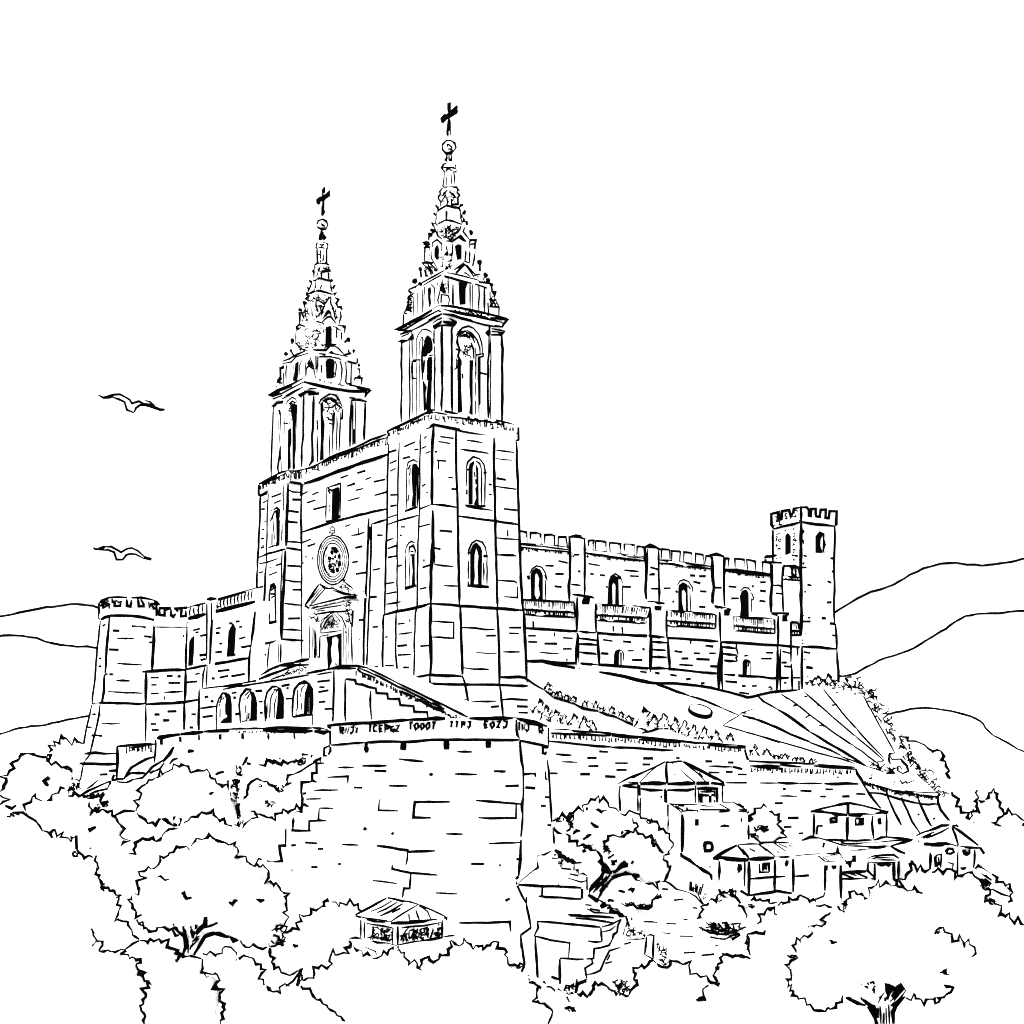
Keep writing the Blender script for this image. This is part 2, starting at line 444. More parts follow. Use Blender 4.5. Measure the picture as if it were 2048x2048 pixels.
# capitals
T('A2')
for dks, ln in ((('205,1470 260,1440 330,1445 390,1370 400,1440 340,1450 260,1485',), 'w4 240,1380 320,1345 380,1325;w3 255,1410 350,1370'),
   (('630,1275 740,1210 850,1220 925,1215 905,1240 880,1262 840,1250 745,1240 660,1290',), 'w4 630,1250 690,1210 740,1185 770,1190;w4 835,1190 880,1210 925,1225;w4 665,1305 750,1268 840,1275 890,1285'),
   (('1275,1358 1310,1320 1340,1345 1335,1395 1310,1400', '1440,1350 1518,1345 1475,1405 1440,1385'), 'w4 1350,1315 1440,1330 1515,1345;w4 1340,1385 1470,1390;w3 1350,1345 1440,1355')):
    b2 = B()
    for d in dks: b2.dark(d, s)
    b2.lines(ln, 4, s); b2.build('capital', tw)

linew(0.84)
# eaves slab over the belfry
b = B(); b.tower(['A2:240,1380 A2:755,1132 A2:1483,1292', 'A2:215,1340 A2:748,1080 A2:1500,1255', 'A2:170,1324 A2:732,1030 A2:1545,1196'], YB - .8)
T('A2'); s = b.surf()
b.lines('''w6 170,1324 300,1265 480,1175 620,1090 730,1030;w6 730,1032 850,1040 1100,1090 1330,1140 1540,1192;w5 215,1338 290,1330 430,1245 600,1150 720,1082;w5 740,1075 960,1130 1150,1165 1350,1205 1480,1235
w4 310,1275 470,1195 600,1120;w4 800,1085 1000,1120 1310,1180;w7 1330,1180 1540,1205 1490,1258 1478,1295;w6 240,1380 390,1328 540,1250 640,1185 755,1132;w7 755,1132 880,1150 960,1180 1120,1220 1260,1260 1380,1278 1485,1292;w3 710,1100 735,1105''', 4, s)
b.dark('170,1324 300,1265 320,1285 215,1338', s)
b.scribble('850,1055 1330,1150 1330,1180 850,1085', 26, 10, 3, s); b.scribble('330,1265 690,1075 690,1100 340,1290', 14, 10, 3, s)
b.build('eaves', tw)

linew(0.74)
# spire: drum, gabled lantern, crocketed cone, finial
AX = 898.5; YA = 209.5
def ptw(levels, Y): return levels
b = B()
b.tower(['A2:395,1240 A2:742,1050 A2:1330,1160', 'A2:450,850 A2:748,690 A2:1318,830'], 203.6)
b.tower(['A2:372,885 A2:742,700 A2:1325,840', 'A2:340,845 A2:770,632 A2:1350,770'], 203.2)
b.tower(['A2:500,770 A2:775,640 A2:1195,720', 'A2:535,520 A2:775,590 A2:1130,580', 'A2:528,290 A2:790,260 A2:1150,270'], 205.2)
b.tower(['A2:528,290 A2:790,250 A2:1155,260', 'A2:640,105 A2:795,10 A2:1000,65'], 205.6)
b.tower(['A1:455,1725 A1:592,1690 A1:805,1730', 'A1:468,1590 A1:597,1505 A1:780,1530'], 207)
b.tower(['A1:515,1520 A1:605,1490 A1:750,1500', 'A1:495,1370 A1:620,1320 A1:770,1350', 'A1:545,1255 A1:630,1245 A1:735,1255'], 207.5)
T('A1')
b.lathe(AX, [(P('0,1250')[0][1], 12), (P('0,1060')[0][1], 9.5), (P('0,1050')[0][1], 14), (P('0,985')[0][1], 15), (P('0,935')[0][1], 5), (P('0,900')[0][1], 5), (P('0,810')[0][1], 3.5)], YA)
b.ball(AX, P('0,735')[0][1], 13, YA)
s = b.surf()
b.lines('''w5 545,720 545,770 600,830 655,830 715,740 705,680 650,650 600,655 550,700 545,720;w4 610,740 610,705 625,700 670,735 660,765 610,755;w5 580,790 640,800 680,770;w6 590,800 630,815 660,790;w6 600,840 600,880 585,900 605,920
w6 655,820 662,860 660,905 630,905;w4 635,840 632,905;w5 610,925 715,970 715,1050 570,1050 535,1000 560,960 600,945;w6 550,1005 600,1000 690,1000 712,1020;w5 590,1050 610,1020 640,1015 690,1050;w6 575,1060 570,1160 550,1250;w5 690,1055 702,1120 700,1240;w3 598,1120 598,1220;w3 662,1080 662,1180 668,1215
w6 550,1250 640,1245 730,1255 765,1300;w5 550,1260 510,1305 525,1340 495,1370 500,1400 530,1440 520,1500;w5 735,1260 735,1320 770,1350 745,1390 745,1470 660,1475 662,1410 690,1420;w4 550,1330 600,1300 640,1320 700,1340;w5 530,1370 580,1330 645,1320 700,1365 730,1390;w5 530,1440 580,1380 600,1340;w6 600,1390 615,1440 600,1480
w6 480,1570 530,1530 600,1490 690,1510 760,1520 778,1570;w7 597,1480 595,1690;w5 475,1570 470,1660 458,1720;w5 775,1560 780,1640 800,1720;w6 490,1725 590,1680 680,1690 800,1735
w6 455,1485 485,1510 490,1560;w6 430,1585 465,1615;w6 790,1470 775,1510;w8 845,1550 810,1600;w6 790,1600 795,1650;w6 815,1640 830,1690 800,1700;w6 410,1700 425,1740 445,1760;w5 840,1700 870,1700''', 4, s, YA)
for q in ('800,1475,14', '835,1575,17', '862,1712,22', '465,1480,10', '825,1660,12', '415,1712,12', '910,1820,24', '425,1815,22', '372,1850,18', '640,1790,10'):
    b.blob(*[float(z) for z in q.split(',')], s, YA)
b.scribble('530,1270 730,1270 740,1460 530,1460', 16, 9, 2.6, s); b.scribble('470,1730 600,1690 800,1740 760,1932 520,1932', 20, 13, 3, s)
T('A2')
b.lines('''w5 790,10 850,5 980,55;w5 705,40 795,5;w5 798,10 800,200 780,230;w5 650,80 700,190 750,230;w5 820,210 960,120 980,70;w5 800,210 850,240 920,150;w5 1025,90 1000,140 1025,170 1080,240;w5 625,110 650,140 590,200 590,250
w5 635,330 640,270 690,235 750,290 745,380;w4 620,370 625,460 700,600;w5 800,250 800,340 815,380;w5 805,250 870,260 975,190 1040,260;w5 875,290 875,400 840,420;w5 1020,310 1035,400 1025,500 1080,520;w6 512,270 560,262 600,270;w5 525,290 605,295;w5 525,335 610,325;w5 540,340 540,500;w3 600,340 600,440
w6 1070,285 1090,240 1160,245 1150,290 1080,290;w5 1080,295 1080,520;w6 1155,250 1145,340 1135,480 1120,560;w7 500,522 560,510 640,520;w5 520,530 610,620 620,680;w4 560,500 640,640;w5 600,520 690,610
w5 890,600 960,560 1020,510;w6 920,640 1015,540;w6 1015,530 1060,570 1130,680;w4 1045,540 1150,660;w4 1005,640 1040,640 1095,685;w6 820,650 900,660 1000,670;w4 985,680 1060,690;w5 1130,680 1160,660 1215,650
w6 520,795 640,720 740,670 790,680 850,695 960,730 1110,765;w6 345,840 460,790 640,690 770,610;w6 810,640 900,655 1100,710 1180,720;w6 340,845 380,890;w5 1180,720 1200,750 1340,770 1355,840 1340,850;w4 1150,775 1290,820
w3 405,930 405,1160;w4 452,880 452,1130;w4 515,840 515,1120;w3 535,800 535,1110;w4 615,780 660,820 655,1020;w3 695,760 695,790;w5 755,720 720,880 700,970 715,1015;w4 740,890 735,1000;w4 745,900 820,910 838,960 825,1020;w4 825,710 825,890;w6 880,775 880,1010 890,1030
w4 1090,770 1090,1080;w3 1118,770 1115,1080;w5 1190,800 1200,900 1190,1000 1192,1100;w6 1260,820 1262,1110;w3 1330,870 1335,1000;w4 1300,1000 1310,1120;w5 1340,860 1395,870 1385,930;w5 1320,1045 1440,1055;w5 1385,940 1435,1050 1432,1165;w4 1340,940 1400,1040
w5 335,950 350,990 310,1090 285,1135;w4 285,1140 283,1265;w5 380,900 340,930;w5 410,880 370,920 405,930;w4 300,1130 330,1125;w6 330,1060 380,1110''', 4, s, 206)
b.dark('970,730 1030,755 1060,765 1035,830 1035,1015 970,1022', s); b.dark('575,830 600,810 605,860 595,920 605,1000 590,1050 580,960', s)
b.dark('920,310 955,290 988,310 985,470 940,480 930,380', s); b.dark('655,350 685,300 700,350 695,440 680,480 655,440', s); b.dark('790,400 815,370 832,400 825,430 790,420', s)
b.dark('945,210 970,185 1040,262 1000,245 965,220', s); b.dark('755,730 775,800 800,860 770,880 745,860 730,830', s)
for q in ('1098,150,30', '600,170,28', '1200,505,32', '1275,660,30', '485,590,26', '420,730,34', '1350,780,22', '1375,875,24', '350,940,28', '345,1060,28', '480,765,22', '1300,740,20', '625,125,22', '1395,1040,18', '1345,1020,26'):
    b.blob(*[float(z) for z in q.split(',')], s, 206)
b.lines('w6 1205,540 1210,620;w5 490,600 500,690;w5 540,600 560,690', 5, s, 206)
b.scribble('640,40 980,40 960,120 800,230 700,220', 18, 14, 3, s); b.scribble('700,420 880,420 880,600 720,600', 30, 10, 2.8, s); b.scribble('520,530 640,530 700,620 560,720', 18, 12, 3, s); b.scribble('520,270 600,270 600,330 520,330', 8, 9, 3, s)
b.scribble('310,980 400,900 400,1110 310,1110', 14, 10, 3, s, 206); b.scribble('1310,900 1400,900 1430,1050 1310,1050', 14, 10, 3, s, 206); b.scribble('700,760 830,760 820,900 720,900', 10, 10, 2.6, s); b.scribble('1160,660 1330,700 1330,780 1190,760', 14, 10, 3, s, 206)
b.tube([at((AX, 280), YA), at((AX, 262), YA)], [.05, .05], 0)
b.build('spire', tw)
T('A1'); cross('607,170 655,152 655,250 642,275 642,370 655,400 655,565 610,575 595,560 595,530 610,400 622,360 622,290 607,240;517,360 575,300 598,312 640,270 728,193 745,212 735,240 748,265 730,290 655,335 600,365 560,408 530,408 525,380', YA, tw)

linew(1.0)
# ---------------- left-hand tower
YL = CorL.y
b = B()
b.tower(['A6:100,220 A6:350,125 A6:475,140', 'A6:75,800 A6:327,730 A6:475,740', 'A6:10,1640 A6:275,1560 A6:475,1565', 'A6:-15,1960 A6:265,1960 A6:475,1960', 'A6:-15,2200 A6:265,2200 A6:475,2200'], YL, 18.8)
# recessed front between the towers
fw = B(); T('A6')
fw.slab(Fc, '300,2200 300,180 475,140 1420,-195 1420,2200', 4)
band = B(); T('A4'); band.slab(Fc, '400,1760 400,1640 545,1620 1400,1208 1650,1090 1650,1370 1410,1467 545,1766', 3, proud=.5)
two = Surf([b, fw]); T('A6')
b.lines('''w6 100,225 95,420 85,640 70,900;w6 70,900 65,1080 50,1300 40,1400;w5 45,1300 25,1500 5,1700;w4 170,215 160,400 158,600 150,900;w6 150,880 135,1200 115,1590;w3.5 100,1600 92,1890;w4 180,1595 160,1830
w4 310,145 308,375;w3.5 300,490 290,660;w6 350,130 345,300 338,500 330,700;w4 298,740 292,960 285,1200 280,1400 283,1540;w6 325,740 315,980 300,1200 290,1550;w3 265,1600 262,1770;w4 285,1600 280,1770
w4.5 475,140 470,240;w4 475,240 468,400 475,700 478,1000 475,1300 478,1740;w4 355,185 400,205 470,207;w4 388,271 470,271;w4 352,372 450,388;w4 345,475 440,483;w4 340,658 475,668;w5 330,714 475,738;w4 342,880 470,888;w4 325,1012 400,1026 475,1028;w4 388,1100 470,1103;w4 320,1228 470,1245;w4 350,1365 460,1365;w4 305,1468 390,1470 475,1478;w6 285,1555 390,1562 490,1570
w5 85,805 165,772 295,735 330,730;w4 85,865 155,850 255,815;w5 0,1615 100,1605 200,1585 285,1560''', 4, two)
b.dash('195,252 290,218 222,308 285,282 120,308 160,280 105,365 138,355 108,548 130,546 95,632 128,630 118,690 126,700 100,720 130,708 232,880 295,862 175,968 248,940 80,948 120,935 75,1085 118,1070 70,1200 92,1200 45,1378 120,1365 130,1697 148,1697', 3.2, two)
for q in ('28,1710,10', '190,372,5', '132,472,5', '180,895,5'): b.blob(*[float(z) for z in q.split(',')], two)
tl = b.build('bell_tower', church); tl['label'] = 'smaller-looking, farther bell tower on the left of the church front'
window(tl, two, 'w4 A6:230,375 A6:190,470;A6:212,400 A6:215,520 A6:228,640;w4 A6:165,715 A6:205,705 A6:245,690;w3 A6:205,585 A6:205,690;w4 A6:215,370 A6:245,345 A6:272,365 A6:272,440', 'A6:230,372 A6:250,360 A6:258,440 A6:266,470 A6:262,690 A6:230,705 A6:242,660 A6:240,460')
window(tl, two, 'w5 A6:182,1390 A6:182,1150 A6:195,1060 A6:220,1050 A6:236,1080 A6:237,1390;w4 A6:190,1140 A6:235,1140;A6:195,1110 A6:225,1085;w3 A6:195,1180 A6:225,1160', 'A6:170,1420 A6:175,1390 A6:237,1380 A6:235,1405;A6:185,1090 A6:200,1052 A6:225,1052 A6:236,1080 A6:225,1090 A6:205,1075')
linew(0.86)
# belfry
T('A4'); YBL = 240.9
b = B(); b.tower(['A4:238,905 A4:545,790 A4:1178,890', 'A4:216,1720 A4:524,1620 A4:1165,1620', 'A4:216,1900 A4:524,1800 A4:1165,1800'], YBL)
s = b.surf()
b.lines('''w5 240,985 235,1150 228,1300 220,1500 218,1700;w6 300,1010 312,1060;w5 312,1060 315,1240;w2.6 290,1110 300,1300 305,1400;w6 312,1380 300,1500 285,1600 295,1680;w3 312,1390 320,1635;w2.6 350,1010 350,1260;w3 340,1150 385,1155;w5 545,840 545,1000 540,1280 528,1400 525,1600
w6 648,875 640,1100 640,1200 630,1280 635,1420 638,1530 600,1585;w3 482,1090 482,1270;w3 685,1120 685,1220;w3.5 685,1280 685,1560;w3 365,960 380,930 430,890 465,905 475,940;w4 390,960 430,930 465,945;w4 700,955 720,910 780,870 825,850 870,870 905,910 940,990;w4 820,850 900,858;w6 740,930 790,900 830,900 880,940;w5 850,920 895,970 935,1000;w5 940,1000 940,1100 925,1110;w3 920,1040 915,1180 905,1440;w3 885,1080 880,1430
w6 1030,920 1030,1000 1020,1130 1015,1400;w3 1045,930 1045,1410;w2.6 1072,930 1072,1210;w6 1170,940 1170,1060 1160,1250 1163,1340;w2.6 808,1270 808,1490;w3 840,1010 855,1050;w3 800,1150 850,1165''', 4, s)
b.dark('405,970 440,950 470,960 472,1010 455,1200 458,1400 445,1520 450,1610 430,1620 430,1120 418,1060', s); b.dark('385,1220 410,1200 412,1340 400,1400 405,1600 380,1625', s); b.dark('720,950 745,930 750,1010 740,1060 760,1160 755,1280 748,1350 750,1520 715,1530 725,1300 722,1080', s)
b.dark('845,1050 868,1040 862,1150 845,1280 848,1330 838,1460 840,1180', s); b.dark('1056,1215 1076,1200 1076,1360 1060,1360', s)
b.scribble('740,920 860,920 860,1130 760,1120', 26, 9, 2.6, s); b.scribble('380,940 470,940 440,1150 390,1200', 16, 9, 2.6, s); b.scribble('700,900 900,870 930,1050 890,1060 830,930 740,940', 16, 10, 2.6, s)
b.lines('w5 590,858 705,850;w4 560,790 600,798 680,800;w8 545,835 600,832 670,838;w4 1010,890 1070,895;w6 1030,915 1110,915 1190,935;w4 1080,880 1160,890', 4, s)
b.dark('208,980 270,930 330,920 328,950 270,955 240,990', s); b.dark('480,860 540,830 545,850 505,888', s)
b.build('belfry', tl)
b = B(); b.tower(['A4:228,908 A4:545,790 A4:1172,890', 'A4:215,880 A4:545,735 A4:1195,835', 'A4:185,868 A4:545,690 A4:1228,806'], YBL - .8); s = b.surf()
b.lines('w6 185,868 280,820 420,760 540,698;w6 540,690 640,700 760,715 900,740 1080,780 1225,806;w5 225,885 330,850 440,790 545,735;w7 545,728 660,760 830,800 1000,822 1190,832;w4 225,910 330,870;w5 320,905 450,830 545,780;w6 1080,790 1225,820 1180,850 1170,890;w4 280,835 430,775', 4, s)
b.dark('185,870 270,825 300,835 222,885', s); b.scribble('330,790 540,700 540,720 350,810', 10, 10, 3, s); b.scribble('660,700 980,750 980,775 660,725', 14, 10, 3, s)
b.build('eaves', tl)
linew(0.74)
# spire
AXL, YAL = 644.0, 248.
b = B()
b.tower(['A4:345,790 A4:560,690 A4:1060,780', 'A4:372,560 A4:595,440 A4:1075,520'], 242.2); b.tower(['A4:330,550 A4:600,455 A4:1092,540', 'A4:318,520 A4:600,405 A4:1102,490'], 241.8)
b.tower(['A4:455,500 A4:615,430 A4:990,470', 'A4:470,200 A4:640,130 A4:960,190'], 243.6); b.tower(['A4:462,205 A4:640,135 A4:968,185', 'A3:640,1680 A3:845,1600 A3:1130,1650', 'A3:730,1500 A3:850,1440 A3:1080,1480'], 244)
b.tower(['A3:752,1450 A3:838,1430 A3:1065,1450', 'A3:800,1320 A3:862,1285 A3:1035,1300'], 245.4); b.tower(['A3:815,1300 A3:880,1270 A3:1030,1280', 'A3:828,1100 A3:890,1080 A3:1015,1090'], 245.8)
T('A3')
b.lathe(AXL, [(P('0,1085')[0][1], 10), (P('0,890')[0][1], 9.5), (P('0,870')[0][1], 11.5), (P('0,820')[0][1], 11), (P('0,785')[0][1], 3), (P('0,640')[0][1], 2.5)], YAL)
b.ball(AXL, P('0,575')[0][1], 10.5, YAL); s = b.surf()
b.lines('''w6 860,575 880,530 935,508 975,530 998,575 970,630 930,638 880,615 860,575;w6 920,555 935,580 965,600;w6 880,605 930,620 970,610;w6 920,640 920,680 945,700;w6 955,700 975,740 945,780;w6 905,790 860,825 858,870 870,900;w6 940,800 995,830 995,880 980,885;w5 890,830 930,840 960,830;w5 880,880 920,865 960,880;w6 870,900 870,1065;w6 985,890 985,1065;w4 908,900 908,1010;w4 945,955 945,1020 935,1050;w3 875,960 905,960;w4 908,1030 908,1060
w6 830,1095 870,1070 980,1070 1025,1100;w5 830,1100 830,1160 800,1180;w5 1020,1110 1005,1160;w6 805,1170 830,1200 825,1270;w7 935,1180 1040,1168;w5 1010,1190 1010,1275;w6 930,1170 918,1200 920,1270;w4 880,1130 870,1220 850,1250;w6 810,1300 850,1290 890,1265 940,1275 1010,1295 1060,1290;w5 800,1310 780,1370 750,1440;w5 850,1315 840,1390 828,1440;w5 1030,1300 1045,1380 1060,1445;w3 925,1350 905,1400
w7 750,1465 830,1430 890,1425 950,1440 1060,1470;w6 740,1370 755,1400 755,1440;w6 1095,1350 1065,1400;w6 765,1300 800,1315;w6 1065,1280 1040,1310;w6 715,1475 760,1490 720,1530 760,1560;w7 1060,1470 1115,1450 1080,1490
w5 850,1530 850,1620 880,1700;w5 860,1540 960,1600 1040,1500;w5 1045,1500 1035,1590 1070,1650 1100,1800;w5 1090,1510 1140,1540 1110,1590 1140,1640;w6 680,1560 700,1600 720,1690;w6 640,1700 645,1850;w6 660,1700 700,1780;w5 1165,1690 1170,1760 1145,1850;w6 1120,1640 1190,1640;w5 800,1630 805,1720 830,1800;w5 970,1610 920,1690 920,1740;w5 930,1830 1000,1770 1040,1760 1110,1850;w5 750,1840 860,1820 940,1840''', 4, s, 246)
b.dark('890,700 920,650 950,670 955,720 975,730 940,760 900,770 880,755', s, YAL); b.dark('935,1790 985,1690 1010,1665 1040,1690 1055,1740 1020,1715 985,1750', s); b.dark('975,1932 985,1890 1040,1875 1060,1932', s)
for q in ('700,1580,26', '640,1670,24', '1175,1650,22', '1130,1530,16', '735,1480,16', '1095,1460,18', '770,1300,14', '1050,1290,14', '815,1180,12', '605,1910,22', '1215,1890,20'): b.blob(*[float(z) for z in q.split(',')], s, 246)
b.scribble('740,1450 1050,1490 960,1600 860,1560 760,1600', 26, 10, 2.8, s); b.scribble('830,1560 980,1600 920,1780 830,1780', 20, 10, 2.8, s); b.scribble('640,1700 760,1600 800,1800 680,1860', 22, 10, 2.8, s); b.scribble('830,1090 1010,1090 1010,1160 840,1200', 12, 9, 2.8, s); b.scribble('1040,1620 1140,1640 1130,1820 1080,1780', 8, 10, 2.8, s)
T('A4')
b.lines('''w6 460,180 500,150 560,165;w5 470,200 468,350;w4 745,130 748,230;w4 880,190 880,280;w4 930,225 930,300;w5 840,170 880,180 920,210;w5 890,150 970,165 960,235;w5 735,415 780,400 830,350 880,350;w5 830,350 900,390 960,460;w6 640,410 780,405;w5 700,440 760,455 860,450 1000,480;w6 330,520 410,495 480,450 590,410;w5 330,545 420,530 470,480 590,440;w5 830,480 900,490 930,510;w4 700,475 835,475
w5 1090,490 1090,545;w5 990,520 1085,545;w3 670,460 670,600;w3 690,460 690,570 660,600;w4 610,480 640,560 668,690;w4 680,640 690,470;w4 727,560 727,640;w5 370,560 370,720;w6 308,580 310,720;w3 340,640 345,770;w3 410,560 410,720;w4 440,560 440,720;w4 500,670 510,560 530,500;w5 565,680 570,610 560,520;w6 570,600 600,560 640,600;w4 865,520 880,560 865,690;w5 920,520 935,600 920,740;w4 975,530 980,640 970,730 990,750 1025,745 1035,540;w6 380,450 350,430;w5 1085,600 1110,600 1115,660;w5 1060,720 1070,690 1140,690 1135,760
w6 270,745 300,690 330,700;w3 270,770 270,790;w4 290,740 335,740;w5 420,300 430,350;w5 465,330 520,400;w5 420,420 450,470;w6 960,330 1000,300;w5 1000,400 1010,450;w6 960,460 1030,440;w4 1050,410 1050,440''', 4, s, 244)
b.dark('775,190 800,165 830,170 832,330 795,370 770,370', s); b.dark('785,520 810,490 850,500 862,540 855,600 850,690 820,690 795,690', s); b.dark('460,540 485,525 482,640 470,720 440,720', s); b.dark('585,540 605,500 625,540 640,580 600,570', s); b.dark('795,440 830,410 860,440', s)
for q in ('430,310,24', '365,445,20', '1000,300,24', '1055,410,16', '1105,560,16', '1110,680,22', '415,410,16', '290,720,22', '325,590,18'): b.blob(*[float(z) for z in q.split(',')], s, 244)
b.scribble('500,170 740,140 740,380 540,400', 44, 9, 2.6, s); b.scribble('480,300 600,380 480,460', 16, 10, 3, s); b.scribble('720,340 860,340 840,400 720,400', 10, 9, 2.8, s); b.scribble('800,570 860,570 860,690 800,690', 8, 8, 2.6, s)
b.build('spire', tl)
T('A3'); cross('918,135 950,88 967,90 967,150 945,158 945,185 957,250 955,375 967,400 940,450 915,450 917,350 928,310 925,150;850,250 885,218 925,205 975,172 1027,125 1030,195 970,235 950,262 910,262 895,300 873,308 852,290', YAL, tl)

linew(1.0)
# ---------------- front wall, its parapet, window, rose, doorway
T('A6'); s = Surf([fw]); s2 = Surf([fw, band, RT, rt_body])
fw.lines('''w5.5 480,572 700,500 1000,415 1265,355;w6 1095,440 1088,700 1080,900 1060,1300 1050,1600 1045,1820;w5 1120,500 1112,900 1095,1300 1085,1600 1075,1820;w5 1118,497 1262,455;w4 1105,520 1110,700
w3 998,530 998,588;w4 930,605 1000,592 1055,572;w5 1265,0 1265,460;w5 1262,460 1250,900 1245,1330;w5 1235,1335 1230,1600 1225,1900''', 4, s)
fw.dash('''830,75 900,52 985,30 1060,5 1060,88 1110,66 1135,108 1245,88 895,152 970,124 968,190 1045,168 1145,235 1258,205 905,282 1010,254 470,230 530,200 572,232 632,206 518,306 605,280 582,362 695,335
875,520 925,502 480,668 560,636 525,705 605,676 968,716 1035,704 940,852 992,842 970,960 1065,945 1132,922 1195,908 565,812 578,812 510,795 522,797 975,1125 1045,1115 1105,1170 1165,1165 978,1385 1040,1378 945,1558 1010,1558 1100,1808 1175,1808 1105,1292 1128,1292 1125,1447 1175,1442 1170,602 1218,598 1240,1560 1265,1530''', 3.6, s)
fw.lines('w3.5 480,790 482,850 500,855', 4, s)
fo = fw.build('front_wall', church)
s = Surf([fw])
T('A4'); sb = band.surf()
band.lines('''w6 400,1745 545,1766;w7 545,1766 700,1715 900,1640 1150,1550 1410,1465;w6 560,1618 640,1600 720,1550;w5 720,1550 880,1470 1050,1410 1230,1320 1400,1260;w4 740,1560 900,1490 1100,1410 1300,1325 1390,1300''', 4, Surf([band, fw]))
band.corbels('550,1630 650,1590 800,1520 1000,1455 1200,1370 1390,1310', 34, 10, 3.4, sb); band.scribble('640,1580 900,1470 1390,1280 1390,1330 900,1520 650,1630', 34, 10, 3, sb)
band.build('parapet', church)
# parapet of the left-hand tower
b = B(); b.tower(['A4:85,1882 A4:398,1748 A4:545,1766', 'A4:90,1772 A4:392,1638 A4:545,1622'], YL - .5, 19.4); sb = b.surf()
b.lines('w6 90,1772 200,1715 330,1650 390,1636;w4 390,1636 470,1640 560,1615;w5 90,1775 90,1880;w6 78,1882 110,1885 240,1830 330,1790 405,1745;w6 405,1745 470,1760 545,1764;w4 120,1775 260,1715 350,1665', 4, sb)
b.corbels('100,1785 220,1730 380,1660', 14, 9, 3.4, sb); b.corbels('395,1660 540,1650', 7, 12, 3.4, sb); b.scribble('110,1770 370,1650 370,1680 120,1800', 18, 10, 3, sb); b.scribble('400,1635 540,1625 540,1660 400,1670', 8, 10, 3, sb)
b.build('cornice', tl)
# square upper window
T('A6')
window(fo, s, 'w4 705,165 835,122 832,435;w4 705,165 700,472;w5 695,475 760,465 832,435;w4 715,165 750,190 815,160;w3 730,320 730,345;w3 730,360 730,385;w4 720,180 740,215;w4 810,420 832,430'  , '755,200 812,160 808,430 748,452')
linew(0.74)
# rose window
b = B(); cx, cy = 764, 828
def ell(rx, ry, n=40, a0=0, a1=360): return ' '.join(f'{cx + rx*math.cos(math.radians(a0+(a1-a0)*i/n)):.1f},{cy + ry*math.sin(math.radians(a0+(a1-a0)*i/n)):.1f}' for i in range(n+1))
pts = [Fc.off(.6).hit(*p)[0] for p in P(ell(142, 228, 32))]; b.prism(pts[:-1], -Fc.n*1.2)
sr = b.surf()
for rx, ry, w in ((142, 226, 4.2), (124, 202, 2.6), (108, 178, 2.6), (92, 155, 2.4)): b.trace(ell(rx, ry), w, sr, lift=1)
b.trace(ell(92, 158, 26, 95, 260), 3, sr); b.trace(ell(84, 142, 26, 110, 240), 3, sr); b.trace(ell(66, 122, 20, -80, 60), 3, sr)
for k in range(8):
    a = math.radians(45*k + 15); x, y = cx+8 + 48*math.cos(a), cy+10 + 92*math.sin(a)
    b.dark(' '.join(f'{x+14*math.cos(t)*rnd.uniform(.7,1.2):.1f},{y+25*math.sin(t)*rnd.uniform(.7,1.2):.1f}' for t in [i*.785 for i in range(8)]), sr)
for k in range(5):
    a = math.radians(72*k); x, y = cx+8 + 20*math.cos(a), cy+10 + 40*math.sin(a)
    b.dark(' '.join(f'{x+7*math.cos(t):.1f},{y+13*math.sin(t):.1f}' for t in [i*1.047 for i in range(6)]), sr)
b.dark(ell(70, 120, 14, 80, 120) + f' {cx},{cy+90}', sr); b.dark(ell(70, 122, 14, 245, 300) + f' {cx},{cy-90}', sr)
b.scribble(ell(80, 130, 20), 22, 9, 3, sr)
b.lines('w3.5 735,560 745,525 765,520 785,545 780,575 760,580 755,555 785,555;w4 725,585 735,560 745,585;w4 757,580 757,605', 3.5, s)
b.build('rose_window', church)
linew(0.76)
# doorway: columns, arch, gable
b = B()
b.slab(Fc, '545,2150 545,1280 940,1200 940,2150 845,2150 845,1500 830,1380 770,1310 700,1360 655,1440 640,1560 640,2150', 1.6, proud=1.3)
sp = Surf([b, fw])
b.lines('''w4 545,1300 545,1410;w3.5 550,1420 550,1830;w3 590,1420 592,1830;w5 600,1470 605,1690 605,1780;w3 612,1480 612,1700 630,1720 630,1830;w4 640,1530 640,1810 650,1830;w3 572,1440 575,1815;w4 540,1380 600,1375 640,1395;w4 540,1335 600,1330
w4 650,1500 655,1430 690,1370 740,1320 770,1310;w4 665,1470 700,1390 760,1330;w4 770,1310 820,1370 850,1440;w4 800,1320 850,1360 885,1450 885,1480;w3 640,1450 660,1380 720,1330;w4 650,1502 750,1490 845,1478;w4 645,1530 740,1512 840,1500;w5 600,1330 740,1305 870,1300 940,1285
w3 860,1420 858,1780;w3 886,1420 886,1780;w3 910,1420 912,1780;w4 935,1400 938,1780;w5 940,1200 945,1300 940,1440;w4 900,1300 930,1420;w3 870,1490 890,1490;w3 620,1300 690,1290;w3 600,1285 860,1240''', 3.5, sp)
b.scribble('540,1290 640,1290 640,1400 540,1410', 16, 9, 3, sp); b.scribble('660,1470 700,1390 760,1330 820,1390 840,1470', 40, 8, 2.6, sp); b.scribble('860,1200 940,1190 940,1300 860,1290', 18, 9, 3, sp); b.scribble('850,1290 930,1290 930,1400 870,1420', 14, 9, 3, sp)
po = b.build('portal', church)
d = B(); d.slab(Fc, '640,2150 640,1525 845,1480 845,2150', .5, proud=.25); sd = d.surf()
d.dark('700,1535 800,1512 840,1500 838,1800 812,1812 815,1700 805,1620 812,1560 790,1530 745,1545 748,1590 735,1650 738,1700 745,1760 715,1832 708,1700 712,1600', sd)
d.scribble('780,1760 815,1750 815,1810 780,1810', 5, 8, 2.6, sd); d.build('door', po, PLASTER)
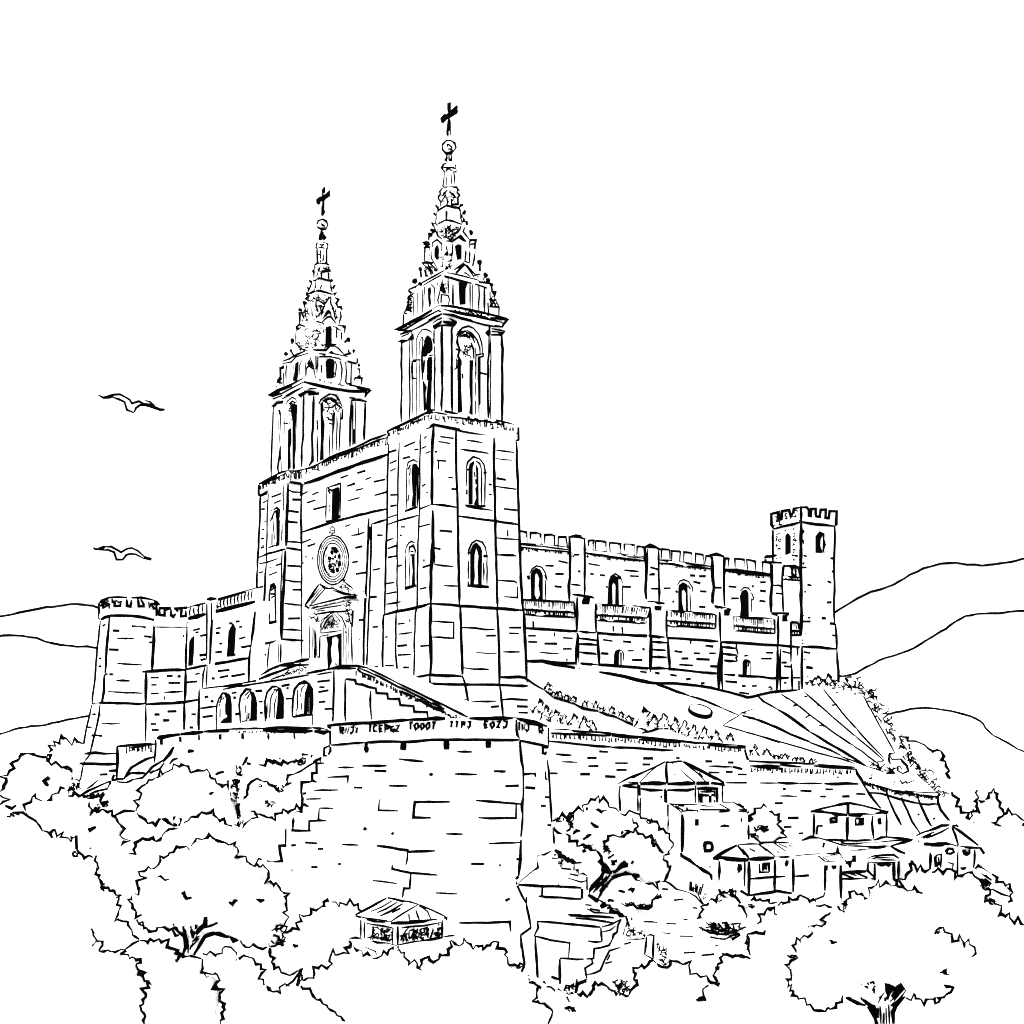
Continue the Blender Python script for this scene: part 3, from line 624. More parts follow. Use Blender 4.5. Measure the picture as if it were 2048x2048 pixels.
d = B(); d.slab(Fc, '505,1245 640,1050 690,1090 760,1080 860,1020 980,1140 985,1170 860,1190 620,1255 560,1275', 2.2, proud=1.9); sd = d.surf()
d.lines('''w6 505,1245 560,1165 635,1050;w5 640,1048 690,1090;w5 690,1095 600,1200 545,1250;w4 520,1240 640,1090;w4 560,1220 670,1080;w6 505,1245 545,1275;w5 545,1255 640,1230 760,1200 880,1170 980,1160;w5 560,1270 700,1240 850,1210
w4 690,1095 760,1085 850,1125 980,1150;w4 760,1105 860,1140 930,1150;w5 850,1010 930,1080 975,1150;w6 960,1135 982,1150 978,1172 860,1185;w4 640,1050 720,1090 770,1090 860,1000;w4 855,1010 880,1010''', 4, sd)
d.scribble('800,1080 860,1020 960,1130 860,1130', 20, 10, 2.6, sd); d.scribble('560,1255 860,1190 860,1215 560,1280', 14, 9, 3, sd)
d.build('pediment', po)
linew(1.0)
# the body of the church behind the front
b = B()
q = [ret + dL*2 + dR*4.2, ret - dL*34 + dR*4.2, ret - dL*34 + dR*58, ret + dL*2 + dR*58]
b.loft([[p + V((0, 0, z)) for p in q] for z in (-4, 24)])
rid = [(q[0]+q[1])/2, (q[2]+q[3])/2]
b.add([p + V((0, 0, 24)) for p in q] + [r + V((0, 0, 29)) for r in rid], [[0, 1, 4], [1, 2, 5, 4], [2, 3, 5], [3, 0, 4, 5]])
b.build('nave', church)
# ================================================================== battlemented wing behind the church
Wp = Plane(Cor + dL*4.2, d=dR)
wing = thing('castle_wing', 'long battlemented wing with tall arched windows and balconies, right of the church', 'castle wing', at((1320, 1350), 225))
b = B(); T('N')
top = 'B1:-60,225 B1:590,320 B1:755,335 B1:1390,420 B2:100,245 B2:700,315 B2:850,340 B2:1380,395 B3:225,745 B3:400,770'
b.slab(Wp, top + ' B3:400,1980 B2:1110,2000 B1:0,2100 B1:-60,2100', 12)
W = b
linew(0.84)
# battlements with the string course under them
b = B(); T('B1')
mer = '''50,122 125,132 125,250 45,245;168,135 235,135 275,150 275,255 165,250;315,158 395,158 425,170 425,272 318,268;465,180 548,182 565,305 465,298;790,220 845,220 830,318 790,318;865,225 975,236 975,330 868,320;1015,245 1132,256 1128,358 1020,345;1172,266 1280,270 1270,378 1172,365;1310,285 1388,290 1388,385 1310,380
B2:130,105 B2:222,112 B2:230,215 B2:130,212;B2:245,122 B2:345,132 B2:338,245 B2:250,240;B2:385,135 B2:470,148 B2:470,250 B2:380,240;B2:515,150 B2:605,168 B2:605,275 B2:515,260;B2:640,178 B2:700,185 B2:698,290 B2:620,275;B2:858,205 B2:900,210 B2:888,310 B2:850,308;B2:965,215 B2:1072,222 B2:1060,325 B2:970,315;B2:1100,225 B2:1200,245 B2:1195,350 B2:1110,340;B2:1275,250 B2:1370,262 B2:1368,375 B2:1285,360
B3:228,640 B3:300,640 B3:300,740 B3:228,735;B3:315,650 B3:375,655 B3:390,760 B3:315,750'''
for m in mer.replace('\n', ';').split(';'): b.slab(Wp, m, 1.4, proud=.15)
b.slab(Wp, 'B1:-60,230 B1:590,300 B1:755,318 B1:1390,400 B2:100,225 B2:700,298 B2:850,322 B2:1380,385 B3:225,735 B3:400,750 B3:400,790 B3:225,770 B2:1380,412 B2:850,362 B2:700,330 B2:100,265 B1:1390,445 B1:755,378 B1:590,350 B1:-60,290', 1.2, proud=.35)
s = b.surf()
for m in mer.replace('\n', ';').split(';'):
    q = m.split(); b.trace(' '.join([q[-1]] + q[:-1]), 4, s, lift=1.2); b.trace(f'{q[0]} {q[1]}', 5.5, s, lift=1.5)
b.lines('''w4 50,245 130,255 210,262 460,280 590,300;w4.5 60,290 180,308 330,322 480,335 590,340;w3.5 60,265 300,285 580,322;w6 755,325 900,335 1060,355 1180,380 1390,396;w6 755,352 850,375 960,385 1200,420 1390,440;w4 1200,390 1390,410
w5 B2:105,228 B2:200,240 B2:320,248 B2:500,278 B2:695,300;w6 B2:105,262 B2:250,272 B2:400,298 B2:560,310 B2:690,328;w6 B2:850,330 B2:980,340 B2:1120,355 B2:1370,388;w6 B2:850,350 B2:1000,370 B2:1150,388 B2:1370,408;w6 B3:225,635 B3:330,635 B3:385,650;w6 B3:220,735 B3:390,750;w5 B3:225,765 B3:390,780;w5 B3:340,670 B3:345,730;w5 B3:300,700 B3:370,760''', 4, s)
for a, n in (('60,290 580,340', 26), ('770,365 1390,425', 32), ('B2:105,250 B2:690,315', 30), ('B2:850,345 B2:1370,400', 26), ('B3:230,750 B3:390,765', 8)): b.corbels(a, n, 6, 3.4, s)
b.build('battlement', wing)
linew(0.95)
# piers: slim above, stouter below
PIERS = []
def pier(up, lo, ink, cap, drk, lab=None):
    b = B(); b.slab(Wp, up, 1.4, proud=.5); b.slab(Wp, lo, 2.0, proud=.9)
    PIERS.append(b)
    s = b.surf()
    b.lines(ink, 4, s)
    for c in cap.split(';'): b.dark(c, s)
    for c in drk.split(';'):
        if c.strip(): b.dark(c, s)
    return b.build('pier', wing)
T('B1')
pier('580,190 745,200 745,830 590,860', '668,822 865,845 868,1200 885,1220 905,1800 660,1800 670,1200',
 '''w6 590,195 592,400 590,620 580,700 583,870;w5 745,200 748,500 745,820;w3 582,190 582,300;w4 630,372 695,370;w4 628,375 625,400;w5 605,690 660,695 708,704;w4 675,550 705,552;w6 615,800 680,805 745,815 820,825 850,842
w6 668,825 665,1000 662,1200;w6 668,1210 675,1260 660,1380 655,1560;w4 680,1260 685,1540;w6 865,895 865,1100 870,1200;w6 885,1215 890,1320 905,1550;w6 685,1272 760,1278 880,1292;w6 685,1330 800,1335 895,1342;w5 690,1415 760,1425 850,1432 880,1445;w5 650,1540 780,1545 905,1555;w5 660,1198 870,1212''',
 '570,178 620,160 655,150 715,162 718,180 770,200 740,206 690,192 600,190', '740,830 810,835 800,905 730,905 722,880')
pier('1395,300 1540,305 1545,890 1400,890', 'B2:-30,705 B2:165,720 B2:185,805 B2:190,1110 B2:225,1900 B2:-10,1900',
 '''w7 1395,300 1405,480 1410,620 1400,760 1412,850;w5 1540,310 1540,500 1548,780 1545,880;w3.5 1422,310 1422,585;w4 1450,508 1535,528;w4 1440,585 1500,585;w4 1460,735 1535,735;w5 1385,875 1450,880 1540,888 1610,895
w5.5 B2:185,805 B2:185,1000 B2:195,1110;w6 B2:205,1115 B2:215,1300 B2:228,1465;w5 B2:5,765 B2:10,1100;w5 B2:18,1105 B2:15,1340 B2:5,1500;w6 B2:20,1155 B2:90,1160 B2:200,1172;w6 B2:20,1245 B2:180,1252;w6 B2:20,1325 B2:190,1332;w6 1445,950 1450,1245;w5 1450,1250 1450,1400 1440,1590;w4 1468,1260 1465,1600;w6 B2:0,710 B2:100,715 B2:165,722;w5 B2:0,1450 B2:110,1452 B2:230,1465''',
 '1380,290 1455,248 1500,268 1580,315 1560,325 1520,305 1420,300', 'B2:60,745 B2:135,750 B2:130,800 B2:75,800 B2:58,780')
T('B2')
pier('705,185 840,188 848,770 700,790', '790,770 930,785 940,860 978,1165 1000,1250 1000,1900 780,1900 800,1160',
 '''w7 710,190 712,400 722,540 708,700 703,835;w6 838,190 840,380 838,540 850,750;w4 730,540 815,540;w6 730,745 800,765 920,785;w4 740,760 830,780;w6 790,810 800,1000 800,1150;w7 805,1160 805,1290 785,1400 780,1690;w5 818,1200 815,1500 822,1700;w5 985,1160 980,1220 1000,1300;w6 815,1215 980,1232;w6 815,1290 990,1308;w6 840,1370 900,1375 990,1380;w4 1000,1310 975,1340 995,1380;w5 800,1160 975,1167''',
 '645,178 700,155 760,138 855,180 840,195 780,182 690,182', '850,790 930,775 910,820 905,860 850,858')
pier('1385,270 1505,290 1515,820 1378,830', '1455,850 1560,840 1600,930 1600,1400 1620,1900 1440,1900 1455,1195',
 '''w7 1385,275 1385,500 1375,650 1375,825;w5 1505,300 1500,520 1515,815;w4 1395,515 1470,518 1505,540;w4 1430,606 1500,608;w5 1380,830 1430,830 1570,835 1575,860;w5 1385,830 1450,855;w6 1458,860 1455,1190;w6 1452,1200 1450,1450 1440,1720;w5 1485,1230 1475,1400 1480,1700;w5 1598,930 1600,1100 1600,1390;w5 1605,1400 1620,1700;w4 1505,1265 1595,1290;w3 1505,1392 1555,1392;w4 1525,1438 1600,1438;w6 1300,245 1400,255 1500,260;w6 1300,210 1320,190 1400,185 1440,170;w5 1310,215 1310,245''',
 '1370,262 1440,250 1500,250 1495,270 1440,265', '1515,850 1570,845 1560,890 1570,925 1510,925')
b = W; s = Surf([W] + PIERS); T('B1')
b.lines('''w6 100,1158 300,1170 480,1185 660,1195 880,1212 1130,1232 1450,1246 1610,1256;w6 115,1512 300,1512 480,1532 640,1537 905,1552 1170,1570 1450,1592 1610,1592
w4 195,1085 198,1155;w3 422,1205 422,1250;w4 1055,1140 1055,1200;w4 1165,1155 1150,1160 1155,1225;w5 50,300 60,560 75,850;w5 85,870 95,1130 115,1500 120,1700
w6 115,1512 290,1520 440,1555 700,1595''', 4, s)
b.dash('''325,488 415,492 465,435 565,458 428,575 525,580 420,712 500,716 788,465 910,488 808,578 845,580 912,588 972,596 1172,538 1330,552 1235,598 1330,602 1155,715 1245,720
142,1240 222,1240 142,1306 245,1308 312,1324 458,1325 518,1265 620,1272 515,1380 610,1380 268,1420 470,1434 945,1282 1048,1298 1160,1304 1252,1314 1212,1400 1275,1400 1365,1385 1392,1385 925,1432 1008,1432 1258,1500 1372,1502 1340,1625 1415,1638 1505,1640 1555,1648 550,1500 565,1495''', 4, s)
T('B2')
b.lines('''w6 0,1100 110,1105 200,1112 400,1125 600,1138 780,1155;w6 800,1160 975,1165 1150,1178 1300,1190 1450,1195 1590,1212 1705,1215;w5.5 0,1450 110,1452 230,1465 420,1482 600,1505 780,1520;w5.5 840,1525 1060,1545 1250,1555 1380,1570 1560,1568 1705,1562
w4 460,1130 460,1178;w4 1675,1225 1675,1315;w4 1690,1600 1690,1690''', 4, s)
b.dash('''455,402 520,402 558,412 635,412 490,470 578,490 158,550 238,550 568,584 645,584 250,698 282,698 555,755 635,762 10,550 95,550 5,390 55,390 890,525 985,538 1250,482 1318,482 1250,575 1315,582 920,664 1010,664 1240,690 1315,698 1160,528 1180,528
275,1265 372,1272 355,1348 440,1348 500,1285 575,1288 670,1290 748,1290 522,1350 680,1356 332,1415 488,1426 685,1430 765,1438 630,1198 725,1210 1320,1283 1398,1283 1260,1345 1385,1350 855,1608 995,1618 1048,1658 1088,1660 1160,1658 1215,1660 60,1505 110,1518 230,1528 305,1540 410,1585 465,1578 580,1630 625,1625 1015,1732 1130,1750 1520,1620 1555,1620 1500,1392 1555,1392 1525,1438 1600,1438''', 4, s)
b.lines('w6 0,1615 120,1625 300,1632 550,1655 700,1680 800,1705 1000,1755 1110,1790 1180,1778 1260,1755 1370,1730 1450,1722 1600,1712 1705,1705;w3 1345,1680 1365,1665 1385,1690 1360,1700', 5, s)
wl = b.build('wall', wing)
linew(0.8)
# balconies
def balcony(q, dens, name='balcony'):
    a, bb, c, d = q.split()
    b = B(); b.slab(Wp, q, 1.0, proud=.8); s = b.surf()
    pa, pb, pc, pd = P(q)
    def mix(u, v, t): return (u[0]+(v[0]-u[0])*t, u[1]+(v[1]-u[1])*t)
    b.trace([pa, pb], 7, s, wob=.4); b.trace([pb, pc], 5, s); b.trace([pa, pd], 4, s); b.trace([pd, pc], 6.5, s); b.trace([mix(pa, pd, .68), mix(pb, pc, .68)], 6, s)
    for k in range(dens):
        t = (k+.5)/dens + rnd.uniform(-.015, .015)
        u = mix(pa, pb, t); v = mix(pd, pc, t); g = rnd.uniform(.2, .55)
        b.trace([mix(u, v, .03), mix(u, v, g)], rnd.uniform(1.8, 3), s, wob=0)
        if rnd.random() < .8: b.trace([mix(u, v, .68), mix(u, v, rnd.uniform(.85, 1))], rnd.uniform(2.5, 4.5), s, wob=0)
        if rnd.random() < .4: b.trace([mix(u, v, rnd.uniform(.5, .6)), mix(u, v, .68)], 2.5, s, wob=0)
    return b.build(name, wing)
T('B1'); balcony('75,852 640,885 642,1046 95,1012', 24); balcony('868,905 1455,942 1402,1106 875,1074', 24)
T('B2'); balcony('187,800 748,850 746,1005 190,972', 24); balcony('948,870 1417,906 1417,1064 948,1026', 22)
T('B3'); balcony('298,1178 370,1184 396,1306 298,1306', 4)
linew(0.95)
s = Surf([W]); T('B1')
window(wl, s, '158,575 185,520 235,490 290,508 325,570 348,648;328,640 328,860;w6 140,595 150,640;320,590 340,640', '175,590 190,545 230,512 275,532 300,590 300,862 250,855 275,800 258,700 268,630 240,560 218,590 213,800 235,850 180,850')
window(wl, s, '1020,605 1075,575 1130,612 1158,672;1155,700 1155,935;1100,600 1125,640;w5 980,720 995,712', '1012,660 1030,605 1070,590 1112,620 1118,920 1082,930 1087,700 1062,668 1045,700 1050,900 1030,920 1000,920 1003,800')
T('B2')
window(wl, s, '310,510 340,465 390,450 440,475 480,540 487,600;455,580 460,822;435,520 460,560;w5 290,575 312,598', '330,560 335,510 380,478 428,505 435,822 418,822 415,600 390,560 365,580 365,700 385,800 330,815')
window(wl, s, '1025,580 1070,540 1120,545 1148,580;1140,590 1168,620 1175,670 1150,690;1150,650 1155,815', '1028,640 1055,575 1095,560 1122,600 1125,890 1030,880 1042,750')
T('B1'); window(wl, s, '1140,1395 1165,1432 1165,1510;1135,1420 1135,1570', '1072,1440 1085,1402 1120,1385 1145,1395 1120,1420 1115,1572 1065,1572', 'door')
T('B2'); window(wl, s, '1070,1325 1085,1312 1120,1315;1115,1440 1130,1370;1145,1380 1145,1550', '1060,1380 1085,1352 1130,1360 1145,1385 1130,1400 1108,1390 1100,1550 1060,1545', 'door')

# ================================================================== square battlemented tower
sq = thing('square_tower', 'square battlemented stone tower with a slit window on each side, end of the castle wing', 'tower', at((1625, 1375), 246))
Cq = Wp.hit(1602, 1300)[0]; YQ = Cq.y - .6
b = B(); b.tower(['B3:125,285 B3:395,220 B3:722,250', 'B3:125,900 B3:398,860 B3:718,880', 'B3:125,1440 B3:403,1420 B3:742,1438', 'B3:120,1830 B3:411,1830 B3:757,1800', 'B3:120,2100 B3:411,2100 B3:757,2000'], YQ)
T('B3'); s = b.surf()
b.lines('''w6 125,290 128,430 125,590;w7 397,215 395,600 400,1000 400,1310;w6 405,1415 405,1600 410,1830;w6 720,255 720,400 712,560 718,800 712,1050 720,1190;w6 725,1195 735,1300 742,1440;w6 742,1440 745,1560 757,1650 757,1800;w6 402,1418 560,1420 742,1440
w4 400,650 455,652;w5 405,280 420,300 405,340;w4 400,380 420,395 420,425;w5 395,480 408,490;w4 420,535 452,545;w4 410,610 420,615 432,600;w4 455,815 500,825;w4 425,880 442,895;w4 650,785 690,800;w5 645,990 692,990;w5 595,1142 637,1145;w5 675,1192 725,1198;w4 695,1308 730,1308;w6 445,1615 512,1625;w4 425,1470 490,1480;w4 465,1135 490,1135;w4 415,1172 490,1172;w4 680,565 700,565;w6 695,695 715,680
w4 365,1480 362,1505;w4 372,1600 372,1690''', 4, s)
b.dash('425,1540 440,1540 455,1705 470,1705 420,985 420,990 420,1110 420,1120 440,1280 450,1290 405,1352 420,1352 405,1385 420,1385 360,850 372,850 320,885 335,885 345,885 362,885 320,1010 332,1010 340,1010 355,1010 365,1040 375,1045 320,1095 360,1085 345,930 385,922 320,478 345,480 320,570 335,585 340,380 350,395 310,530 325,535 340,540 365,540 150,350 165,352 150,380 160,382 175,325 190,320 150,445 160,440 175,468 190,470 235,300 250,295', 3, s)
b.scribble('130,330 200,300 220,560 140,580', 12, 6, 2, s); b.scribble('300,260 390,240 390,600 310,600', 14, 6, 2, s)
sb = b.build('tower_body', sq)
window(sb, s, '', '243,345 262,318 290,345 290,510 243,530'); window(sb, s, 'w4 545,350 580,312 612,330 612,380 625,430 612,480 620,515;w4 612,335 608,500', '543,350 565,318 595,318 610,338 588,380 585,440 608,512 543,510')
b = B(); Cb = at(P('397,215')[0], YQ - .5); FQ, SQ = Plane(Cb, d=dL), Plane(Cb, d=dR)
zl = '397,215 397,68 325,85 320,150 300,162 280,95 215,110 205,185 182,182 180,120 110,132 112,240 135,282'
zr = '397,215 397,68 450,72 470,90 465,150 490,155 495,85 537,85 542,158 575,160 585,95 635,95 628,172 665,175 672,105 740,110 735,240 720,250'
b.slab(FQ, zl, 1.0); b.slab(SQ, zr, 1.0); b.tower(['135,282 397,215 720,250', '112,195 397,150 738,180'], YQ - .4); s = b.surf()
b.lines('w6 ' + ' '.join(zl.split()[1:-1]) + ' 135,282;w6 ' + ' '.join(zr.split()[1:]) + ';w6 397,60 397,215;w6 135,282 230,255 320,235 397,212;w6 397,212 540,235 620,238 720,252', 5, s)
b.scribble('115,140 390,80 390,205 130,265', 20, 8, 2.6, s)
b.build('battlement', sq)

linew(1.0)
# ================================================================== round tower, wall beside it
T('B4'); YR = 272.
rt = thing('round_tower', 'round tapering corner tower with a battlemented crown, far left of the castle', 'tower', at((256, 1560), YR))
cx = P('612,0')[0][0]
def yy(v): return P(f'0,{v}')[0][1]
K = .22257
b = B(); b.lathe(cx, [(yy(y), r*K) for y, r in ((300, 242), (560, 272), (850, 292), (1060, 317), (1290, 365), (1480, 407), (1525, 418), (1580, 490), (1610, 495), (1780, 508), (2100, 520))], YR, 40)
s = b.surf()
b.lines('''w6 368,320 352,480 340,560 330,700 318,850 300,1000 292,1070;w6 290,1075 270,1170 243,1290 222,1400 203,1500 195,1522;w5 195,1525 150,1565 120,1580;w5 130,1610 115,1610 112,1700
w6 445,290 435,400 430,480 415,640 408,790;w6 400,800 395,950 380,1040 365,1065;w5 362,1070 350,1180 330,1280 305,1380 275,1505;w5 272,1515 240,1570 215,1605;w5 212,1610 200,1680 185,1750;w6 855,325 842,440 838,560 828,770
w6 295,1070 380,1060 590,1060 700,1070 800,1065;w6 205,1522 260,1515 320,1508 400,1518 520,1518;w7 125,1608 300,1608 520,1608;w6 125,1580 112,1560 140,1555''', 4, s)
b.dash('645,372 770,382 468,408 535,410 512,480 662,482 755,462 822,470 800,515 830,518 440,580 528,580 410,580 428,580 512,705 735,716 440,802 482,800 502,858 628,860 432,958 742,972 370,1245 538,1248 440,1668 500,1668 360,1702 430,1702 280,1355 375,1355 385,370 410,355 345,660 372,660 345,732 372,732 250,1280 285,1278 290,1170 320,1162 390,470 400,470 365,802 372,802 405,802 425,802 350,1165 365,1165', 4.2, s)
b.lines('w4 340,1755 290,1800 240,1830;w4 80,1760 120,1740 100,1700', 4, s)
b.build('tower_body', rt)
b = B(); b.lathe(cx, [(yy(150), 258*K), (yy(196), 256*K), (yy(305), 252*K)], YR, 48)
s = b.surf()
for ln in ('''w5.5 350,165 352,240 355,300 368,322;w5.5 345,172 375,140 440,118 520,112 605,112;w5.5 640,114 730,115 800,128 865,152 898,180;w6 366,312 400,291 455,277 540,274 640,276 700,284 760,293 858,318;w5.5 868,178 870,240 865,320
w5 465,125 470,150 490,152 492,188 540,188 548,158;w5 600,125 602,150 600,190 632,192 640,160 638,130;w5 700,125 704,150 706,190 750,192 748,165 725,128;w4.5 795,150 800,200 822,168 850,172 870,180;w4.5 820,178 845,212 872,205;w4 500,135 530,155 560,145;w4 375,160 385,205 440,175 445,215;w4 360,190 400,150''',):
    b.lines(ln, 5, s, YR - 5, lift=3.5)
b.scribble('360,150 460,130 460,190 370,205', 8, 9, 3, s); b.scribble('800,140 880,165 880,200 810,190', 5, 9, 3, s)
b.build('battlement', rt)

cw = thing('curtain_wall', 'battlemented curtain wall between the round tower and the church', 'castle wall', at((400, 1450), 260))
b = B(); FB = frontal(265.)
b.slab(FB, '848,290 1145,290 1128,1700 768,1700 770,785 838,772', 12); c0 = FB.hit(*P('1140,300')[0])[0]
CWp = Plane(c0, d=dL)
b.slab(CWp, '1145,300 1320,255 1760,140 1752,240 1720,540 1695,700 1695,1200 1120,1400', 5)
CWB = b; s = b.surf()
b.lines('''w6 838,370 1000,370 1145,372;w6 845,375 842,500 832,640 825,772;w6 1145,375 1138,520 1130,760;w6 1130,765 1125,900 1120,1050;w6 1118,1060 1115,1180 1112,1300;w6 740,780 830,775 930,765 1130,762;w6 772,785 768,1000 768,1070;w4 770,1075 768,1200 770,1300 768,1410;w6 770,1070 1000,1062 1130,1050 1250,1030
w6 1130,760 1240,738 1340,716;w6 1340,716 1500,690 1700,655;w5 1150,370 1325,318;w5 1365,318 1560,265 1755,212;w4 1325,320 1318,500 1318,675;w6 1362,330 1352,500 1345,716;w5 1308,720 1290,800 1282,930;w5 1325,730 1318,840 1315,930;w5 1752,240 1735,400 1718,540;w5 1715,550 1700,650 1695,880''', 5, s)
b.dash('810,832 888,830 955,820 1012,815 1052,818 1085,818 970,880 1078,880 818,895 870,895 818,975 888,972 935,965 1105,956 962,1136 1050,1134 845,1163 895,1163 925,1217 985,1217 812,1248 868,1248 820,1302 888,1302 1178,1163 1220,1165 1160,1280 1195,1280 1130,876 1230,868 1215,805 1255,796 1190,408 1255,392 1215,430 1245,420 1260,458 1320,445 1250,632 1315,625 1260,680 1310,665 1385,400 1445,382 1395,435 1435,428 1610,382 1640,375 1610,488 1668,470 1575,328 1615,328 1392,608 1455,598 1430,525 1455,525 1415,775 1525,762 1360,840 1390,840 1430,832 1515,818 1540,824 1660,798 1628,560 1720,545 1100,455 1115,455', 4, s)
b.lines('w3 938,1000 938,1030', 4, s)
wl = b.build('wall', cw)
b = B()
zig = '848,380 848,330 895,240 895,270 938,270 942,240 990,240 995,285 1035,280 1035,245 1085,240 1090,275 1140,275 1145,372'
b.slab(FB, '845,370 850,290 890,270 890,205 1145,205 1145,372', 1.2, proud=.5)
b.slab(CWp, '1145,210 1310,160 1320,150 1765,32 1757,214 1365,320 1145,372', 1.2, proud=.5)
s = b.surf()
b.lines('''w5 890,205 1000,205;w5 1020,210 1145,205;w5 893,200 895,270 938,275 940,225 985,220;w6 995,220 998,270 1020,285 1040,255;w5 1075,210 1090,230 1085,280 1130,280 1130,225;w5 1040,215 1060,240
w6 1145,205 1230,185 1310,160;w6 1370,140 1440,125 1560,92 1660,60 1765,32;w10 1150,305 1230,285 1310,262;w9 1365,250 1480,222 1600,190 1755,150;w4 1150,330 1145,370''', 5, s)
for x, y0, y1 in ((1175, 200, 285), (1215, 190, 275), (1255, 178, 268), (1290, 168, 255)): b.trace(f'{x},{y0} {x-10},{(y0+y1)/2} {x-5},{y1}', 5, s)
for k in range(12):
    x = 1390 + k*31; y0 = 138 - (x-1390)*.28; b.trace(f'{x},{y0} {x-8},{y0+45} {x-4},{y0+85}', rnd.uniform(4, 6), s)
b.scribble('1370,190 1480,160 1480,210 1370,240', 8, 9, 3.5, s)
b.build('battlement', cw)
b = B(); b.slab(CWp, '1325,125 1405,110 1362,340 1348,720 1318,720 1322,320', 1.5, proud=1.0); s = b.surf()
b.lines('w7 1315,130 1350,122 1405,125;w5 1322,170 1325,320 1318,660;w5 1365,160 1362,340 1345,716', 5, s); b.build('pier', cw)
s = Surf([CWB]); window(wl, s, '', '1160,510 1178,475 1200,458 1195,600 1185,720 1150,727'); window(wl, s, 'w4 1520,345 1550,345', '1512,420 1525,390 1550,345 1572,390 1565,520 1558,615 1575,628 1555,640 1495,645 1503,560')

# ================================================================== arcaded terrace with the stairway
p0 = Cor - dR*8.0; p0.z = 0
Tp = Plane(p0, d=dL)
at_ = thing('arcade_terrace', 'stone terrace with four round arches in front of the church door', 'terrace', at((540, 1460), 225))
b = B(); T('B5')
b.slab(Tp, '95,405 330,378 600,335 800,308 1200,250 1470,203 1470,1100 95,1100', 6)
AR = b; s = b.surf()
b.lines('''w7 95,410 95,600 90,820;w8 95,412 200,390 330,375;w7 330,375 440,355 600,335 720,305;w4 330,400 480,372 640,348 820,320 1010,290 1210,255;w4 1290,250 1440,225;w4 800,300 920,285 1100,265 1220,235;w6 1180,235 1300,215 1400,195;w6 1465,210 1468,400 1460,620 1455,720;w4 1455,680 1450,725
w5 270,570 272,700 270,820;w5 105,592 190,580 270,572;w3 1245,650 1245,760''', 5, s)
b.dash('145,482 190,474 205,515 240,520 125,685 230,668 420,438 475,430 440,482 465,484 665,418 730,412 700,528 740,522 705,635 738,640 460,652 510,645 975,495 1045,492 930,370 1015,350 980,380 1005,388 1295,322 1420,308 1315,378 1370,378 1305,428 1410,412 1305,528 1380,522 1365,602 1455,598', 4.5, s)
wl = b.build('wall', at_)
for ik, dk in (('w5 270,640 278,560 292,500 330,440 380,437;w4 305,540 330,470;w3 300,545 300,570;w3 310,600 310,690;w3.5 310,745 340,710 375,690;w3 330,510 350,480;w3 355,600 365,600 365,660', '345,450 385,440 405,470 415,560 415,742 310,745 350,712 375,690 375,660 358,655 355,560 365,500'),
 ('w6 515,740 515,650 505,560 520,470 570,405 625,400;w3.5 560,465 600,425;w3.5 580,500 610,450;w3 565,560 565,640;w3.5 525,730 580,722 585,620;w3 550,490 555,510;w4 600,640 598,700', '600,412 640,430 660,480 672,540 670,718 590,722 612,690 615,580 622,480'),
 ('w6 770,728 768,520 790,430 840,375 890,370;w4 812,690 818,540 830,470 865,405;w4 860,690 860,560 880,470;w4 785,540 782,700;w4 850,400 890,400 870,440', '885,372 915,390 945,480 943,690 930,700 868,705 885,560 892,430'),
 ('w6 1045,685 1052,480 1070,400 1110,345 1160,318 1215,345 1248,400 1245,640;w4 1095,400 1095,590 1080,620;w4 1125,480 1140,390 1170,355;w3 1135,540 1135,610;w3 1080,630 1080,680;w6 1045,680 1140,665 1245,655;w4 1100,360 1130,340 1190,345;w3 1232,420 1232,640', '1165,440 1195,350 1225,400 1228,655 1212,655 1212,480 1198,420 1198,640 1190,600 1182,450 1182,650 1155,660 1160,520')):
    window(wl, s, ik, dk, 'archway')
st = thing('stairway', 'stone stairway with a sloping parapet, descending in front of the right tower', 'stairs', at((790, 1450), 190))
b = B(); T('B6')
b.slab(Tp, '108,168 300,132 380,150 620,270 880,398 1200,548 1200,760 108,760', 6); s = b.surf()
b.lines('''w6 205,235 208,400 205,575;w6 410,330 408,450 415,560;w6 205,232 285,238 290,270 340,278 400,298 450,308 455,345 545,348 550,388 640,392 650,440 755,448 760,495 865,498 870,545;w5 112,170 115,300 108,520 100,575;w3.5 293,150 293,208''', 5, s)
sw = b.build('wall', st)
b = B(); b.slab(Tp, '50,150 160,120 310,122 400,148 620,262 880,390 1060,470 1200,540 1200,572 1060,530 760,390 480,250 330,185 290,165 160,150 50,172', 2.0, proud=.5); s = b.surf()
b.lines('''w6 100,140 180,128 300,125 370,140;w4 370,140 490,195 620,262;w5 620,262 880,390 1000,445 1190,540;w3.5 300,140 380,170 480,220;w5 440,195 620,290 760,355 900,430;w4 0,165 100,150 290,148;w5 300,150 330,175;w5 330,180 450,225;w6 640,330 760,380;w6 780,390 900,455 1010,505;w4 900,425 1000,475;w4 60,150 150,140;w3.5 900,400 980,460''', 5, s)
b.corbels('330,175 620,310 880,430 1090,540', 34, 8, 4, s); b.scribble('340,180 620,290 1000,470 1000,510 600,330 340,200', 14, 8, 2.6, s); b.scribble('1010,500 1180,545 1180,570 1040,545', 9, 9, 3, s); b.build('parapet', st)
b = B(); T('B5'); b.slab(Tp, '590,335 720,240 800,200 900,155 1215,85 1210,230 1000,270 800,310', 2.5, vec=dR*3 + V((0, 0, .2)), proud=-2); s = b.surf()
b.lines('w7 1060,125 1140,105 1215,90;w5 720,255 800,205 900,160 1060,125;w5 740,285 850,240 980,190 1130,140;w7 700,300 800,260 900,215;w4 760,240 830,190 900,175;w4 950,160 1060,140;w4 820,300 960,250;w5 900,160 1210,150', 5, s)
